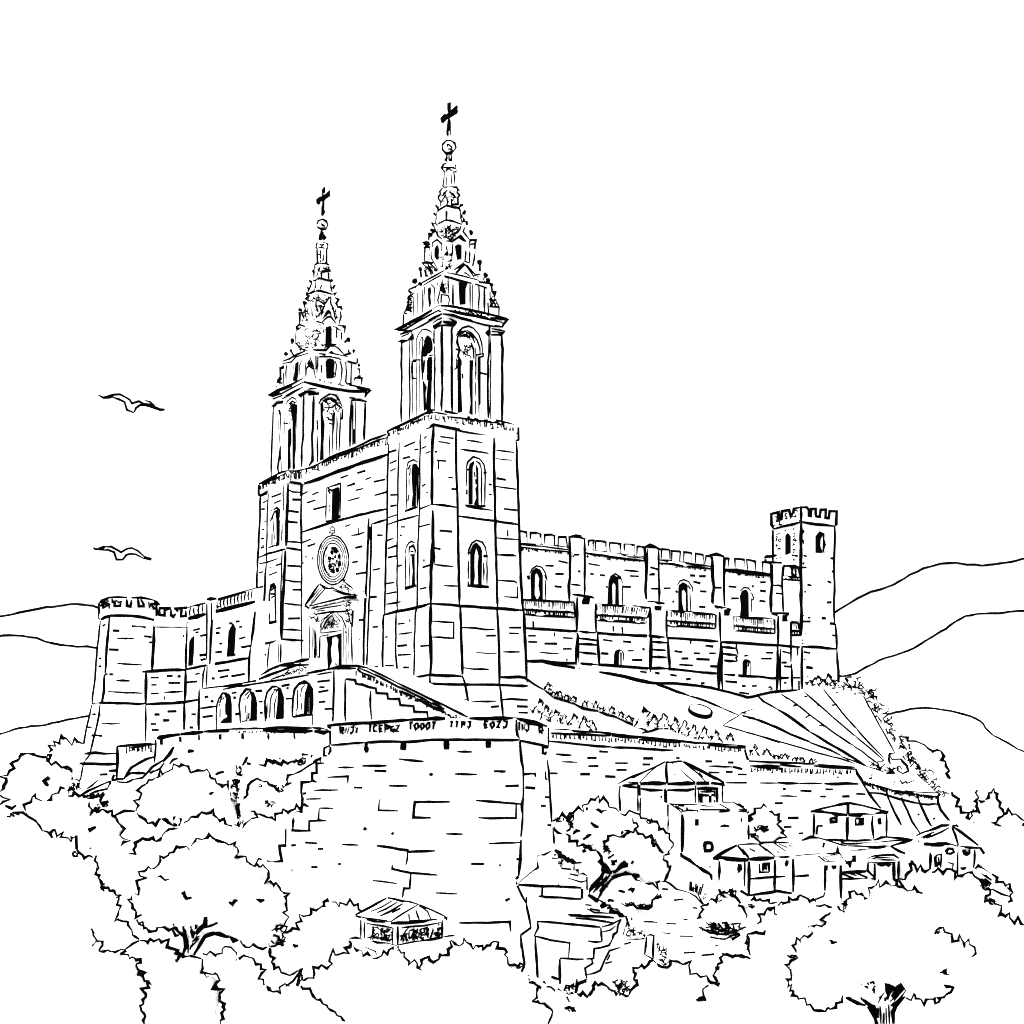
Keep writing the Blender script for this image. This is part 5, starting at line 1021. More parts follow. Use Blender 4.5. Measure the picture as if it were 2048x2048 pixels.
house('corner_house', 'white house with a tent-like corner roof and long eaves, far right of the group', 'house', [(1225, 150), (1380, 148), (1540, 149.3), (1645, 152)],
 ['1225,380 1380,345 1380,700 1225,700', '1380,345 1540,345 1540,700 1380,700', '1540,345 1638,345 1638,700 1540,700'],
 ['1135,335,153 1225,380,149.6 1382,342,147.5 1330,300,152.5 1240,300,155', '1330,318,148.6 1500,212,154 1545,342,148.8', '1500,212,154 1675,342,152 1545,342,148.8', '1295,275,151 1330,318,148.5 1500,235,151 1495,208,153 1440,212,153'],
 'w6 1225,380 1300,362 1380,342;w7 1378,345 1372,470;w4 1537,345 1535,520;w6 1637,345 1635,430 1628,465;w5 1265,420 1245,490;w5 1265,420 1275,465;w6 1530,520 1600,495 1630,490;w4 1480,430 1510,440 1505,480',
 'w6 1135,335 1180,360 1225,380;w6 1140,335 1200,318 1265,300;w7 1290,275 1370,245 1440,212 1490,208;w5 1350,290 1440,250 1485,225;w5 1320,285 1400,250;w7 1300,300 1340,320 1420,325 1490,330;w6 1380,320 1470,318 1540,338;w8 1500,220 1520,270 1540,330;w9 1505,220 1580,275 1660,335;w6 1545,338 1610,345 1680,345;w5 1670,345 1695,380;w5 1500,215 1530,210 1540,222;w4 1330,290 1380,270',
 [('w5 1460,365 1480,350 1505,352 1512,370 1495,380 1465,378', '1465,370 1485,355 1480,375'), ('w5 1567,360 1585,352 1605,358 1605,378 1590,388 1570,380;w3 1580,365 1600,375', '1570,362 1585,355 1588,375 1600,368 1598,384 1580,384'), ('', '1560,462 1590,458 1585,475 1570,478')], doors=[('w4 1405,390 1440,385 1435,480;w4 1405,395 1410,470;w3 1420,400 1425,450', '1400,400 1415,390 1412,420 1425,440 1415,470 1405,460')])
house('turret_house', 'narrow white turret-like house with a lean-to roof and tiny window, front of the group', 'house', [(680, 149), (745, 146), (850, 147)],
 ['684,398 746,434 746,800 684,800', '746,434 844,434 844,900 746,900'], ['690,392,151 830,384,151 872,430,147 852,436,145.4 744,436,145.4'],
 'w6 745,435 745,600;w7 840,440 838,520 840,645;w4 758,445 755,480;w5 745,610 740,635 690,655 685,700;w5 840,490 990,482',
 'w6 700,395 730,420 748,432;w6 748,432 800,432 852,430;w5 710,395 760,400 820,385;w6 800,395 840,410 880,430;w7 860,430 895,440 895,465;w5 730,405 770,430',
 [('', '790,455 805,445 815,450 813,470 798,474')])
house('porch_house', 'little white house with an arched porch beside a low slatted wall', 'house', [(845, 151), (1000, 149.5), (1190, 149)],
 ['1000,412 1188,412 1188,800 1000,800', '846,490 1002,482 1048,530 1048,800 850,800'], ['992,418,148.6 1042,390,151 1158,390,151 1192,414,148.6'],
 'w5 1003,430 998,480 1045,525;w6 1043,440 1042,540;w5 1160,435 1160,545;w6 1185,415 1182,540;w8 848,492 990,485;w6 850,530 1040,528;w4 850,500 920,525;w4 930,495 1000,525;w4 900,495 960,520;w4 1150,420 1152,540',
 'w7 1000,412 1040,395 1155,392 1185,412;w5 1000,425 1050,405 1160,408;w4 1030,415 1170,418;w5 1010,432 1165,430',
 [('w4 1055,440 1080,450 1100,440 1125,455 1140,440', '1060,438 1140,438 1130,455 1115,445 1095,458 1078,448 1065,455')])
linew(.92)
T('C3')
house('stone_hut', 'small square hut with patterned walls under a hipped roof, among the bushes below the bastion', 'hut', [(760, 124), (1030, 118), (1365, 121)],
 ['795,1235 1032,1285 1032,1420 795,1375', '1032,1285 1330,1245 1330,1365 1032,1420'],
 ['755,1218,125.5 968,1103,128 1175,1150,124 990,1270,117.2', '1175,1150,124 1370,1242,121.5 990,1270,117.2'],
 '''w6 795,1245 795,1370;w5 820,1260 820,1370;w5 1005,1300 1003,1410;w6 1037,1290 1037,1415;w6 1330,1250 1328,1365;w4 1060,1300 1200,1285 1320,1265;w4 1330,1290 1310,1300;w4 830,1270 1000,1300;w6 795,1372 900,1395 1030,1418;w6 1040,1415 1180,1390 1330,1362;w4 1060,1385 1090,1320 1110,1300;w4 1110,1320 1140,1310 1140,1360 1110,1365 1110,1320;w4 1180,1310 1230,1300 1230,1345 1185,1350;w4 1250,1370 1270,1310;w4 1280,1350 1325,1340;w4 1180,1360 1210,1385;w5 880,1290 870,1350;w5 930,1300 960,1360''',
 '''w8 757,1218 860,1165 965,1105;w8 968,1105 1070,1128 1175,1150;w8 1175,1150 1260,1190 1365,1240;w6 760,1220 880,1255 990,1262;w7 990,1270 1140,1265 1300,1245;w6 990,1262 1080,1205 1170,1150;w5 1175,1155 1230,1195 1255,1250;w4 1000,1122 930,1165 860,1192;w4 1035,1130 960,1175 900,1200;w5 1070,1140 980,1195 920,1222;w4 1055,1170 1000,1200;w4 1108,1210 1112,1245;w6 1155,1185 1165,1225 1178,1250;w8 1340,1235 1365,1242;w5 800,1235 970,1255;w6 1110,1258 1200,1255''')
hut = [o for o in col.objects if o.name == 'stone_hut'][0]; wallh = [c for c in hut.children if c.name.startswith('wall')][0]
sf = B()
for pl in ('795,1235,123.2 1032,1285,117.95 1032,1420,117.95 795,1375,123.2', '1032,1285,117.95 1330,1245,120.65 1330,1365,120.65 1032,1420,117.95'):
    sf.prism([at(P(','.join(c.split(',')[:2]))[0], float(c.split(',')[2])) for c in pl.split()], (0, 5, 0))
for rg, nn in (('835,1280 1000,1310 1000,1410 835,1375', 46), ('1050,1310 1320,1270 1320,1360 1050,1400', 50)):
    b = B(); b.scribble(rg, nn, 11, 3.8, sf.surf()); b.build('lattice', hut)
b = B(); q = [at(P(c)[0], y) for c, y in (('720,1372', 126), ('790,1362', 126), ('1030,1420', 117), ('1330,1364', 121.5), ('1430,1355', 124), ('1380,1420', 119), ('1180,1560', 115.5), ('1030,1440', 116.4), ('890,1510', 117), ('730,1395', 122))]
b.prism(q, (0, .6, -2.5)); sb = b.surf(); b.lines('w6 720,1372 760,1365 800,1372;w5 722,1372 722,1400;w6 1330,1364 1390,1352 1430,1362;w4 820,1425 890,1455 900,1480;w5 1010,1420 1010,1445;w5 1035,1420 1040,1450', 5, sb); b.build('plinth', hut)

linew(0.84)
# ================================================================== broken wall and bank below the bastion
T('C5')
ru = thing('ruined_wall', 'broken stepped wall of big stone blocks at the foot of the bastion corner', 'ruin', at(P('400,1000')[0], 152)); b = B()
b.slab(frontal(152.), '120,310 260,192 260,115 355,75 375,45 500,130 525,235 608,255 612,385 860,520 838,560 812,640 775,715 650,752 642,850 592,888 600,945 545,1000 540,1500 165,1500 160,900 145,658 215,602 182,440', 6); s = b.surf()
b.lines('''w5 120,308 190,250 260,192 260,115 310,98 355,75;w7 125,308 300,318 430,322 562,330;w6 565,335 565,405;w6 562,408 420,398 265,388;w5 292,325 288,388;w4 403,305 403,322;w7 120,315 150,380 180,435;w6 180,435 200,530 215,605;w5 215,605 145,655;w6 145,658 150,730 168,850 165,910
w6 255,560 380,570 500,582 695,600;w6 697,605 700,650 703,700;w5 703,700 660,705 605,697;w6 258,560 265,605 235,660;w5 235,662 350,690 480,710 475,805;w7 243,668 250,800 262,975;w7 413,995 413,818;w6 413,815 530,822 580,820;w5 595,820 645,818 650,752 700,742 755,725 772,690;w6 772,690 785,650 808,635 815,585 835,545;w5 835,545 770,580 700,602;w4 705,635 760,620 800,590
w5 600,930 650,918 692,900 720,830 755,765 830,740;w4 760,790 740,830;w4 725,852 775,840;w5 630,818 640,850 588,885 595,930 600,955;w6 600,960 540,985 530,1055;w5 355,940 410,962;w3.5 183,390 183,440
w6 470,515 620,525 790,535;w5 520,540 600,545 780,570;w4 588,445 632,450;w4 600,475 650,500 750,507;w4 620,475 690,487;w7 480,518 560,522;w3 355,127 400,127;w3 400,150 430,155;w4 385,100 370,105;w4 420,195 490,202;w4 470,262 560,290 600,280;w4 600,255 600,345''', 5, s)
b.dash('420,140 440,142 400,165 440,168 410,180 430,180 480,235 540,245', 3.5, s)
b.trace('368,40 420,105 470,140 525,160', 9, s, leafy=4); b.trace('512,160 515,200 545,240 605,252', 7, s, leafy=3); b.trace('622,385 700,440 780,490 860,525', 10, s, leafy=4); b.trace('640,400 720,450 850,515', 8, s, leafy=4)
b.trace('430,115 520,150 565,155', 6, s, leafy=4); b.build('wall', ru)
linew(0.9)
# stony hillside right of it
HSA, HSB, HSC = at((1250, 1765), 158), at((1500, 1765), 158), at((1250, 1950), 139); HSP = Plane(HSA, n=(HSB-HSA).cross(HSC-HSA).normalized()*(1 if (HSB-HSA).cross(HSC-HSA).y < 0 else -1))
hs_ = B(); hs_.slab(HSP, '880,530 1115,285 1140,285 1220,340 1300,362 1350,385 1400,330 1560,300 1720,380 1932,370 1932,1200 880,1200 850,690', 8); s = hs_.surf()
hs_.lines('''w5 1135,282 1170,300 1220,340 1300,362;w5 1300,362 1350,390 1400,450;w5 865,520 890,595;w4 845,660 870,600 880,540;w5 860,685 940,688 1010,682;w6 1015,660 1040,655 1062,665;w6 1012,665 1000,790;w6 1060,655 1055,820;w5 1000,790 1040,815 1075,850;w4 990,565 1085,570''', 5, s)
hs_.dash('988,565 1088,570 1148,578 1218,582 1265,552 1295,548 1120,642 1178,645 1242,665 1330,666 1270,783 1350,778 1388,797 1478,792 1480,732 1505,730 1200,418 1268,412 1330,468 1360,472 818,348 858,352 885,350 930,330 740,415 785,420 1120,340 1158,345 858,720 905,708 740,325 770,335', 4.5, s)
hs_.scribble('875,595 1015,595 1015,680 860,680', 44, 9, 3, s); hs_.scribble('1070,700 1110,700 1180,760 1180,830 1140,880 1080,840', 26, 13, 3.2, s); hs_.blob(910, 538, 7, s); hs_.blob(1450, 187, 7, s)
hs_.lines('w5 1310,350 1314,285;w5 1322,355 1318,290;w3 1334,358 1337,322;w3 1346,362 1352,298;w3 1357,368 1366,312;w3 1368,372 1384,322;w3 1380,378 1402,302;w3 1352,350 1345,330;w3 1400,400 1415,372 1430,382;w3 1395,410 1422,395;w5 1365,375 1392,430 1412,450', 4, s)
ho = hs_.build('hillside', None, EARTH); ho['kind'] = 'structure'

linew(1.0)
# ================================================================== trees and bushes
def plant(name, label, cat, Y, outline, inks, depth=3, scr=(), marks='', trunk=None, tink='', tdark='', group=None, w=4.9, amp=3.8, lines='', base=None, perch=False):
    pts = P(outline); cxp = sum(p[0] for p in pts)/len(pts)
    X = at((cxp if not base else P(base)[0][0], 0), Y).x
    z0 = gz(X, Y) if not perch else at(P(base)[0], Y).z; root = thing(name, label, cat, (X, Y, z0), group)
    b = B(); b.crown(pts, Y, depth); s = b.surf()
    for ln in inks.replace('\n', ';').split(';'):
        if ln.strip(): b.trace(ln.strip(), w, s, Y, leafy=amp*1.25, lift=3.2)
    if lines: b.lines(lines, 5, s, Y)
    for m in marks.split(';'):
        if m.strip(): b.trace(m.strip(), 7, s, wob=1.2, step=6)
    for pg, n, L in scr: b.scribble(pg, n, L, 3.4, s, Y, orth=False)
    b.build('crown' if cat == 'tree' else 'foliage', root, LEAF)
    t = B()
    zc = sum(at(p, Y).z for p in pts)/len(pts)
    if trunk:
        q = [at(p, Y) for p in P(trunk)]; r0 = .032*Y/4
        line = ([] if perch else [V((q[0].x, q[0].y, min(z0 - .5, q[0].z - 1)))]) + q
        rad = [r0*(1.25 - .65*i/len(line)) for i in range(len(line))]
        t.tube(line, rad, 0)
        st_ = Surf([b, t]); yf = Y - r0
        if tink: t.lines(tink, 6, st_, yf)
        for d in tdark.split(';'):
            if d.strip(): t.dark(d, st_, None, th=.4)
    else:
        t.tube([V((X, Y, z0 - .5)), V((X, Y, zc))], [.35, .2], 0)
    t.build('trunk' if cat == 'tree' else 'stem', root, STONE)
    return root
T('C2')
plant('tree', 'largest round-crowned tree at lower left with a forked dark trunk', 'tree', 120, '300,1235 345,1120 405,1060 380,1020 520,980 540,905 640,860 700,830 790,790 950,735 1000,815 1110,795 1140,880 1210,910 1250,965 1370,990 1365,1100 1480,1130 1525,1190 1520,1250 1500,1330 1525,1390 1450,1460 1500,1550 1370,1610 1280,1600 1210,1610 1160,1560 1080,1530 980,1490 880,1520 760,1520 700,1490 620,1460 550,1440 480,1490 430,1450 370,1400 350,1310',
 '''780,820 800,785 870,755 950,735 990,800 1040,805 1110,795 1140,870 1130,905 1200,905 1230,965 1290,970 1365,990 1370,1060 1360,1105 1440,1115 1480,1135 1470,1165 1525,1190 1510,1250 1530,1275 1500,1330 1530,1365 1520,1410 1440,1450 1425,1500 1490,1560 1400,1600
770,850 700,820 640,850 610,900 540,905 530,980 450,990 385,1020 400,1070 370,1100 400,1170 340,1200 300,1240 340,1290 360,1360 400,1350
360,1385 400,1420 440,1460 485,1490 550,1440 630,1475 690,1510
1160,1545 1200,1605 1260,1585 1330,1610 1370,1600''', 7.5, [('1410,1420 1530,1400 1510,1580 1370,1600', 12, 16)], '520,1070 540,1060 575,1085 615,1075;700,1190 725,1180 745,1225 785,1215;1075,1250 1100,1270 1120,1240 1145,1235;1290,1230 1320,1245 1350,1235',
 '770,1680 790,1600 800,1540 830,1480', '''w9 715,1670 742,1600 740,1540 715,1490;w8 735,1530 690,1480 645,1420;w7 740,1540 725,1440;w8 800,1660 850,1580 890,1520 960,1480;w13 890,1520 960,1485 1040,1500 1080,1520;w9 1080,1520 1110,1550 1150,1545;w5 780,1600 840,1530;w5 790,1560 870,1480;w4 770,1620 800,1570;w8 800,1500 870,1440 905,1390;w8 880,1450 985,1410;w6 790,1500 780,1440;w6 800,1480 825,1430;w5 640,1440 700,1500;w5 715,1680 780,1670 860,1690;w4 760,1700 830,1710;w5 700,1640 650,1680;w4 755,1530 760,1650''',
 '870,1440 880,1400 908,1390 910,1430 850,1490 820,1520 835,1490;780,1450 795,1500 800,1540 785,1530 770,1480', base='770,1680')
plant('tree', 'spreading tree in front of the terrace wall, touching the thin cypress', 'tree', 150, '350,560 345,470 390,380 470,300 560,240 640,205 740,190 800,250 870,235 940,300 1000,350 1090,390 1130,450 1140,600 1110,660 1060,640 990,600 960,545 880,570 790,600 720,650 660,680 560,610 500,650 410,630',
 '''355,550 365,510 345,470 375,450 395,420 370,385 430,340 475,295 520,300 540,245 610,250 650,200 740,195 785,250 830,240 880,230 905,235 935,290 1000,345 1060,370 1100,400 1090,460
360,560 400,590 420,625 500,650 550,610
725,640 790,600 870,560 955,545 985,610 1040,620 1100,665''', 5, (), '920,410 940,420 960,410;965,265 1000,250 1040,248', '665,690 665,650 660,600', 'w10 560,605 610,630 660,660;w8 655,590 660,670;w7 700,605 680,660;w5 640,690 700,690;w5 610,690 660,685', '', base='665,690')
plant('tree', 'low broad tree right of the thin cypress, beside the stepped bastion edge', 'tree', 155, '1140,490 1220,440 1215,380 1290,310 1340,320 1400,345 1460,395 1520,350 1570,330 1600,480 1500,540 1430,600 1370,610 1290,570 1240,610 1180,660 1130,650',
 '''1145,490 1190,450 1225,435 1210,390 1245,330 1290,310 1340,315 1400,345 1460,390 1500,360 1560,330
1120,655 1180,660 1240,620 1290,570 1240,550
1290,570 1340,575 1370,610 1430,605 1440,570 1500,540 1550,555 1600,505 1680,510''', 4, [('1330,460 1440,460 1440,530 1330,520', 9, 14), ('1420,340 1520,340 1500,400 1430,410', 8, 12), ('1290,330 1330,330 1330,370 1290,370', 4, 10)])
plant('cypress', 'thin shaggy upright cypress between two round trees at left', 'tree', 149.5, '1215,130 1248,185 1195,270 1165,300 1175,420 1170,600 1185,690 1110,690 1135,610 1130,500 1080,470 1070,400 1065,310 1110,290 1120,195 1180,190',
 '1215,130 1210,170 1180,200;1140,610 1150,560 1130,500;1060,310 1085,340 1060,370', 2, [('1120,190 1190,200 1190,280 1110,290', 16, 12), ('1060,310 1160,300 1160,400 1070,380', 26, 12), ('1080,400 1170,400 1165,480 1090,480', 16, 11), ('1125,480 1165,480 1165,620 1130,620', 14, 12), ('1110,620 1190,620 1190,690 1110,690', 12, 12)], lines='w5 1180,200 1215,130;w5 1210,180 1245,188;w5 1135,300 1140,400;w5 1150,500 1140,610')
plant('hedge', 'short scrubby hedge on the bank against the left side of the bastion', 'hedge', 158, '1300,195 1370,155 1440,145 1580,155 1640,110 1720,140 1790,130 1690,215 1540,290 1300,230', '1300,190 1340,190 1370,160 1440,180 1500,175 1560,180 1600,150 1650,190', 1.5, [('1370,150 1470,130 1470,200 1380,195', 14, 13), ('1560,140 1680,130 1680,200 1570,190', 18, 13)], lines='w6 1520,320 1530,275 1620,240 1690,195 1790,135;w5 1640,125 1640,110 1690,115;w4 1715,110 1710,135;w5 1720,165 1780,140 1780,170;w4 1500,370 1530,320')
T('C1')
plant('tree', 'round leafy tree on the left edge, in front of the foot of the round tower', 'tree', 185, '20,510 120,385 190,315 270,310 330,320 430,340 480,400 560,420 660,490 640,600 440,740 230,800 0,720 -60,640',
 '''0,660 40,610 70,580 25,510 100,480 115,380 185,380 190,310 245,320 270,300 300,325 335,315 380,345 440,340
430,320 480,400 520,400 570,420 610,440 660,485
0,690 75,740 0,780''', 4, [('410,320 480,320 480,390 420,390', 5, 14), ('540,400 640,440 640,480 560,430', 6, 14)], '450,525 400,565 450,610;455,530 430,545;50,790 110,815 150,785')
plant('tree', 'small leafy tree rising behind the left-edge tree, close to the round tower', 'tree', 196, '455,310 460,240 510,210 570,150 660,210 700,180 780,220 770,330 680,480 480,400', '450,300 470,280 455,245 500,240 510,205 545,200 565,145 615,180 660,215 695,175 780,215', 3)
plant('tree', 'wide low tree mass spreading to lower right from the left-edge tree', 'tree', 152, '220,850 235,780 330,690 400,750 440,740 560,630 620,690 740,710 830,800 850,860 940,820 1020,850 1060,890 1140,1000 1100,1060 1170,1120 1110,1165 1000,1350 1060,1500 1110,1600 930,1550 890,1400 890,1240 760,1250 700,1190 700,1070 640,1110 560,1050 480,1000 460,1070 380,1010 340,930',
 '''235,840 230,790 270,750 330,690 390,745
430,745 500,680 560,630 600,630
620,700 690,680 750,700
820,750 840,860 940,830 1020,840 1060,890 1030,890
700,1070 640,1110 565,1050 530,1060 485,1000 465,1080 430,1030 380,1015
705,1190 760,1250 830,1255 890,1240
1100,1060 1170,1110 1110,1160''', 4, [('600,600 720,560 760,640 640,700', 16, 15), ('880,760 1000,740 1000,800 900,830', 8, 15), ('650,1200 730,1200 720,1270 660,1260', 7, 14), ('50,850 200,850 220,880 60,900', 10, 14)], '805,995 830,1015 850,995 880,985', lines='w6 110,848 210,850 270,895 340,930 390,1020;w6 700,1065 705,1190;w6 890,1240 900,1330 890,1400 925,1450;w6 1060,880 1090,950 1145,1000 1105,1060;w6 1050,880 1140,835 1240,840;w3.5 832,1170 832,1185')
T('C2')
plant('bush', 'bush mass under the spreading tree with its dark trunk, left of the largest tree', 'bush', 142, '100,990 190,940 260,940 340,880 340,820 380,770 450,760 545,790 570,720 620,690 760,650 990,640 1150,690 1210,830 800,900 500,960 380,1060 300,1240 200,1200 90,1130 50,1000', '105,990 150,975 190,940 250,940 280,880 340,885 340,820 380,775 450,760 540,785 550,750', 3, (), '', lines='w5 545,780 570,730 610,690 680,685')
plant('bush', 'ragged dark-edged bush between the wide low tree and the largest tree', 'bush', 138, '0,890 50,890 50,1000 90,1130 235,1190 205,1280 240,1285 200,1395 320,1430 380,1540 480,1490 350,1250 300,1230 420,1000 300,860 100,850', '50,890 50,990 40,1030 80,1070 95,1140 160,1165 235,1190 200,1220;215,1390 260,1400 320,1430 310,1470 380,1540', 3, [('60,1080 120,1080 120,1170 70,1170', 8, 14)], lines='w5 235,1190 208,1275 242,1280 222,1340 195,1398 220,1380;w5 320,1440 380,1420 420,1440')
plant('bush', 'big foreground bush filling the lower left corner of the picture', 'bush', 104, '-700,1700 -200,1560 -20,1500 10,1460 35,1590 90,1550 70,1640 270,1620 240,1655 400,1690 345,1755 430,1790 370,1815 475,1880 410,1932 330,2300 -900,2300', '10,1455 35,1540 30,1590 90,1550 70,1640 140,1615 200,1630 270,1620;240,1655 330,1690 400,1690 350,1755 430,1790 375,1815 420,1850 475,1880 410,1932 440,1990 400,2030 420,2200', 4, lines='w5 270,1620 330,1575 385,1550;w5 230,1655 280,1625')
plant('bush', 'foreground bush directly beneath the trunk of the largest tree', 'bush', 108, '270,1625 385,1550 480,1545 610,1555 650,1620 700,1685 760,1690 860,1690 870,1790 1000,1815 970,1910 1030,1940 1000,2400 330,2400 410,1940 475,1880 400,1700', '385,1550 440,1560 500,1545 560,1560 610,1555 620,1600 650,1630 700,1690 670,1720;860,1790 900,1815 940,1800 1000,1815 985,1880 960,1910 1020,1930 990,1990 1030,2060 1010,2200', 3, [('640,1640 740,1640 740,1700 660,1720', 8, 14), ('850,1780 960,1790 930,1840 860,1830', 6, 14)], lines='w6 868,1690 875,1740 862,1790')
plant('bush', 'foreground bush with a drooping right edge, between the largest tree and the hut bushes', 'bush', 106, '870,1650 960,1640 1000,1660 1040,1590 1110,1620 1130,1690 1230,1665 1300,1740 1350,1780 1310,1840 1370,1900 C3:200,1700 C3:260,1725 C3:330,1680 C3:390,1650 C3:470,1720 C3:600,1850 C3:690,1915 C3:760,2400 880,2400 1030,1940 1000,1815 870,1790',
 '870,1650 930,1640 1000,1665 1040,1590 1080,1610 1110,1620 1130,1690 1220,1665 1250,1700 1310,1740 1350,1780 1310,1840 1350,1880 1380,1920 1350,1920;C3:170,1690 C3:220,1715 C3:265,1725 C3:300,1675 C3:330,1685;C3:400,1680 C3:470,1720 C3:530,1780 C3:600,1840 C3:640,1870 C3:695,1915;868,1690 875,1740 862,1790 900,1815 940,1800 1000,1815 985,1880 960,1910 1025,1935 995,1990 1035,2060 1010,2200', 3, [('C3:380,1560 C3:430,1560 C3:400,1700 C3:360,1690', 8, 20)], lines='w6 C3:300,1685 C3:350,1650 C3:400,1580;w5 C3:370,1680 C3:410,1570')
T('C3')
plant('bush', 'rounded bush immediately left of the hipped-roof hut', 'bush', 129, '190,1440 210,1380 280,1330 380,1290 390,1220 460,1210 480,1175 570,1110 650,1150 720,1140 800,1190 850,1300 740,1400 710,1470 650,1480 605,1455 590,1550 490,1560 480,1620 410,1640 350,1620 290,1600 220,1550 200,1480',
 '285,1335 330,1310 375,1310 380,1270 395,1215 455,1230 470,1180 530,1180 570,1105 585,1130;600,1130 650,1155 720,1135 770,1150 800,1190;195,1430 215,1500 205,1550 250,1570 290,1605 350,1610 380,1580', 3.5, [('160,1380 290,1370 290,1420 200,1430', 14, 13), ('220,1280 320,1260 300,1350 230,1350', 10, 13)], '345,1410 360,1425 385,1420;380,1590 415,1570')
plant('bush', 'broad bush bank around the front of the hipped-roof hut', 'bush', 113.5, '400,1660 480,1560 590,1550 600,1460 650,1480 710,1470 730,1395 780,1440 890,1510 970,1460 1030,1445 1110,1530 1190,1575 1210,1490 1280,1505 1350,1455 1400,1375 1470,1390 1540,1430 1600,1430 1680,1380 1740,1440 1770,1540 1870,1545 1900,1660 2000,2400 700,2400 690,1915 540,1800',
 '480,1630 485,1570 540,1555 595,1555 590,1490 610,1455 650,1480 705,1470 725,1385;740,1420 790,1460 840,1470 900,1510 940,1460 975,1470 1005,1430;1045,1440 1080,1470 1110,1530 1150,1520 1195,1580;1180,1560 1210,1490 1275,1515 1340,1460 1360,1490 1395,1375 1440,1420;1440,1420 1480,1375 1530,1430 1570,1410 1605,1440 1680,1380 1700,1430 1740,1435 1755,1500 1780,1545 1870,1545', 3, [('1750,1520 1870,1530 1870,1570 1760,1570', 8, 14)], lines='w6 410,1650 440,1635 490,1630;w5 1870,1545 1850,1590')
T('C5')
plant('bush', 'prickly low bushes covering the foot of the ruined wall', 'bush', 132, '145,900 190,980 300,1000 400,1040 460,1090 530,1060 620,1080 660,970 760,1040 880,1070 960,1000 920,960 930,880 1000,870 1080,845 1150,880 1200,1000 1200,1500 330,1500 370,1190 240,1110 250,1020',
 '150,940 190,930 185,980 270,1010 300,995 350,1020 400,1040 440,1060;270,1000 265,1060 235,1110 330,1145 365,1190;460,1080 480,1120;530,1060 600,1070 620,1080 650,1000 660,970;660,980 700,1010 760,1030 800,1060 890,1075;890,1070 920,1010 960,1000 920,965;920,965 930,880 1000,870 1060,830', 3, [('450,990 530,980 530,1080 430,1070', 22, 16), ('770,960 900,960 910,1060 790,1060', 26, 18), ('430,1140 520,1150 520,1190 450,1180', 5, 16)], '440,1165 480,1150 525,1180;350,940 405,960', lines='w5 365,1190 345,1240 330,1270;w6 620,1080 650,1010 655,970;w6 530,960 525,1060;w5 530,1000 600,975')
plant('bush', 'bushy thicket with a pointed lower tip, below the stony hillside', 'bush', 127, '1075,850 1150,880 1200,822 1310,840 1325,920 1420,950 1470,990 1500,900 1540,790 1660,790 1730,820 1900,900 1900,1500 1150,1500', '1080,850 1150,885 1195,825 1230,845 1310,840 1320,920 1380,935 1420,950 1470,990 1520,985;1700,660 1710,710 1730,735 1700,760;1730,820 1660,790 1600,800 1540,790 1510,860 1490,890 1480,930 1510,980;1440,1000 1410,1030 1400,1070 1420,1105 1350,1100', 3, (), '1360,1098 1400,1085 1420,1108;1480,885 1520,885', lines='w6 1470,930 1500,980')
plant('bush', 'round nest-like bush with a dark hatched underside, below the small gabled house', 'bush', 136, '1355,545 1400,470 1480,400 1560,365 1650,440 1700,530 1690,620 1600,690 1480,680 1380,630', '1355,545 1400,510 1390,480 1440,430;1440,420 1490,400 1530,360 1590,345 1620,400 1660,440;1640,450 1690,490 1700,540', 2.5, [('1360,560 1690,560 1690,620 1600,685 1480,670 1380,620', 48, 26), ('1400,460 1530,380 1540,420 1430,440', 16, 14), ('1500,330 1640,330 1640,400 1510,400', 24, 15)], lines='w5 1370,600 1450,640 1560,650 1700,600;w4 1380,610 1480,630 1600,625 1690,590;w5 1450,670 1550,680 1650,640;w5 1600,690 1660,650')
T('C4')
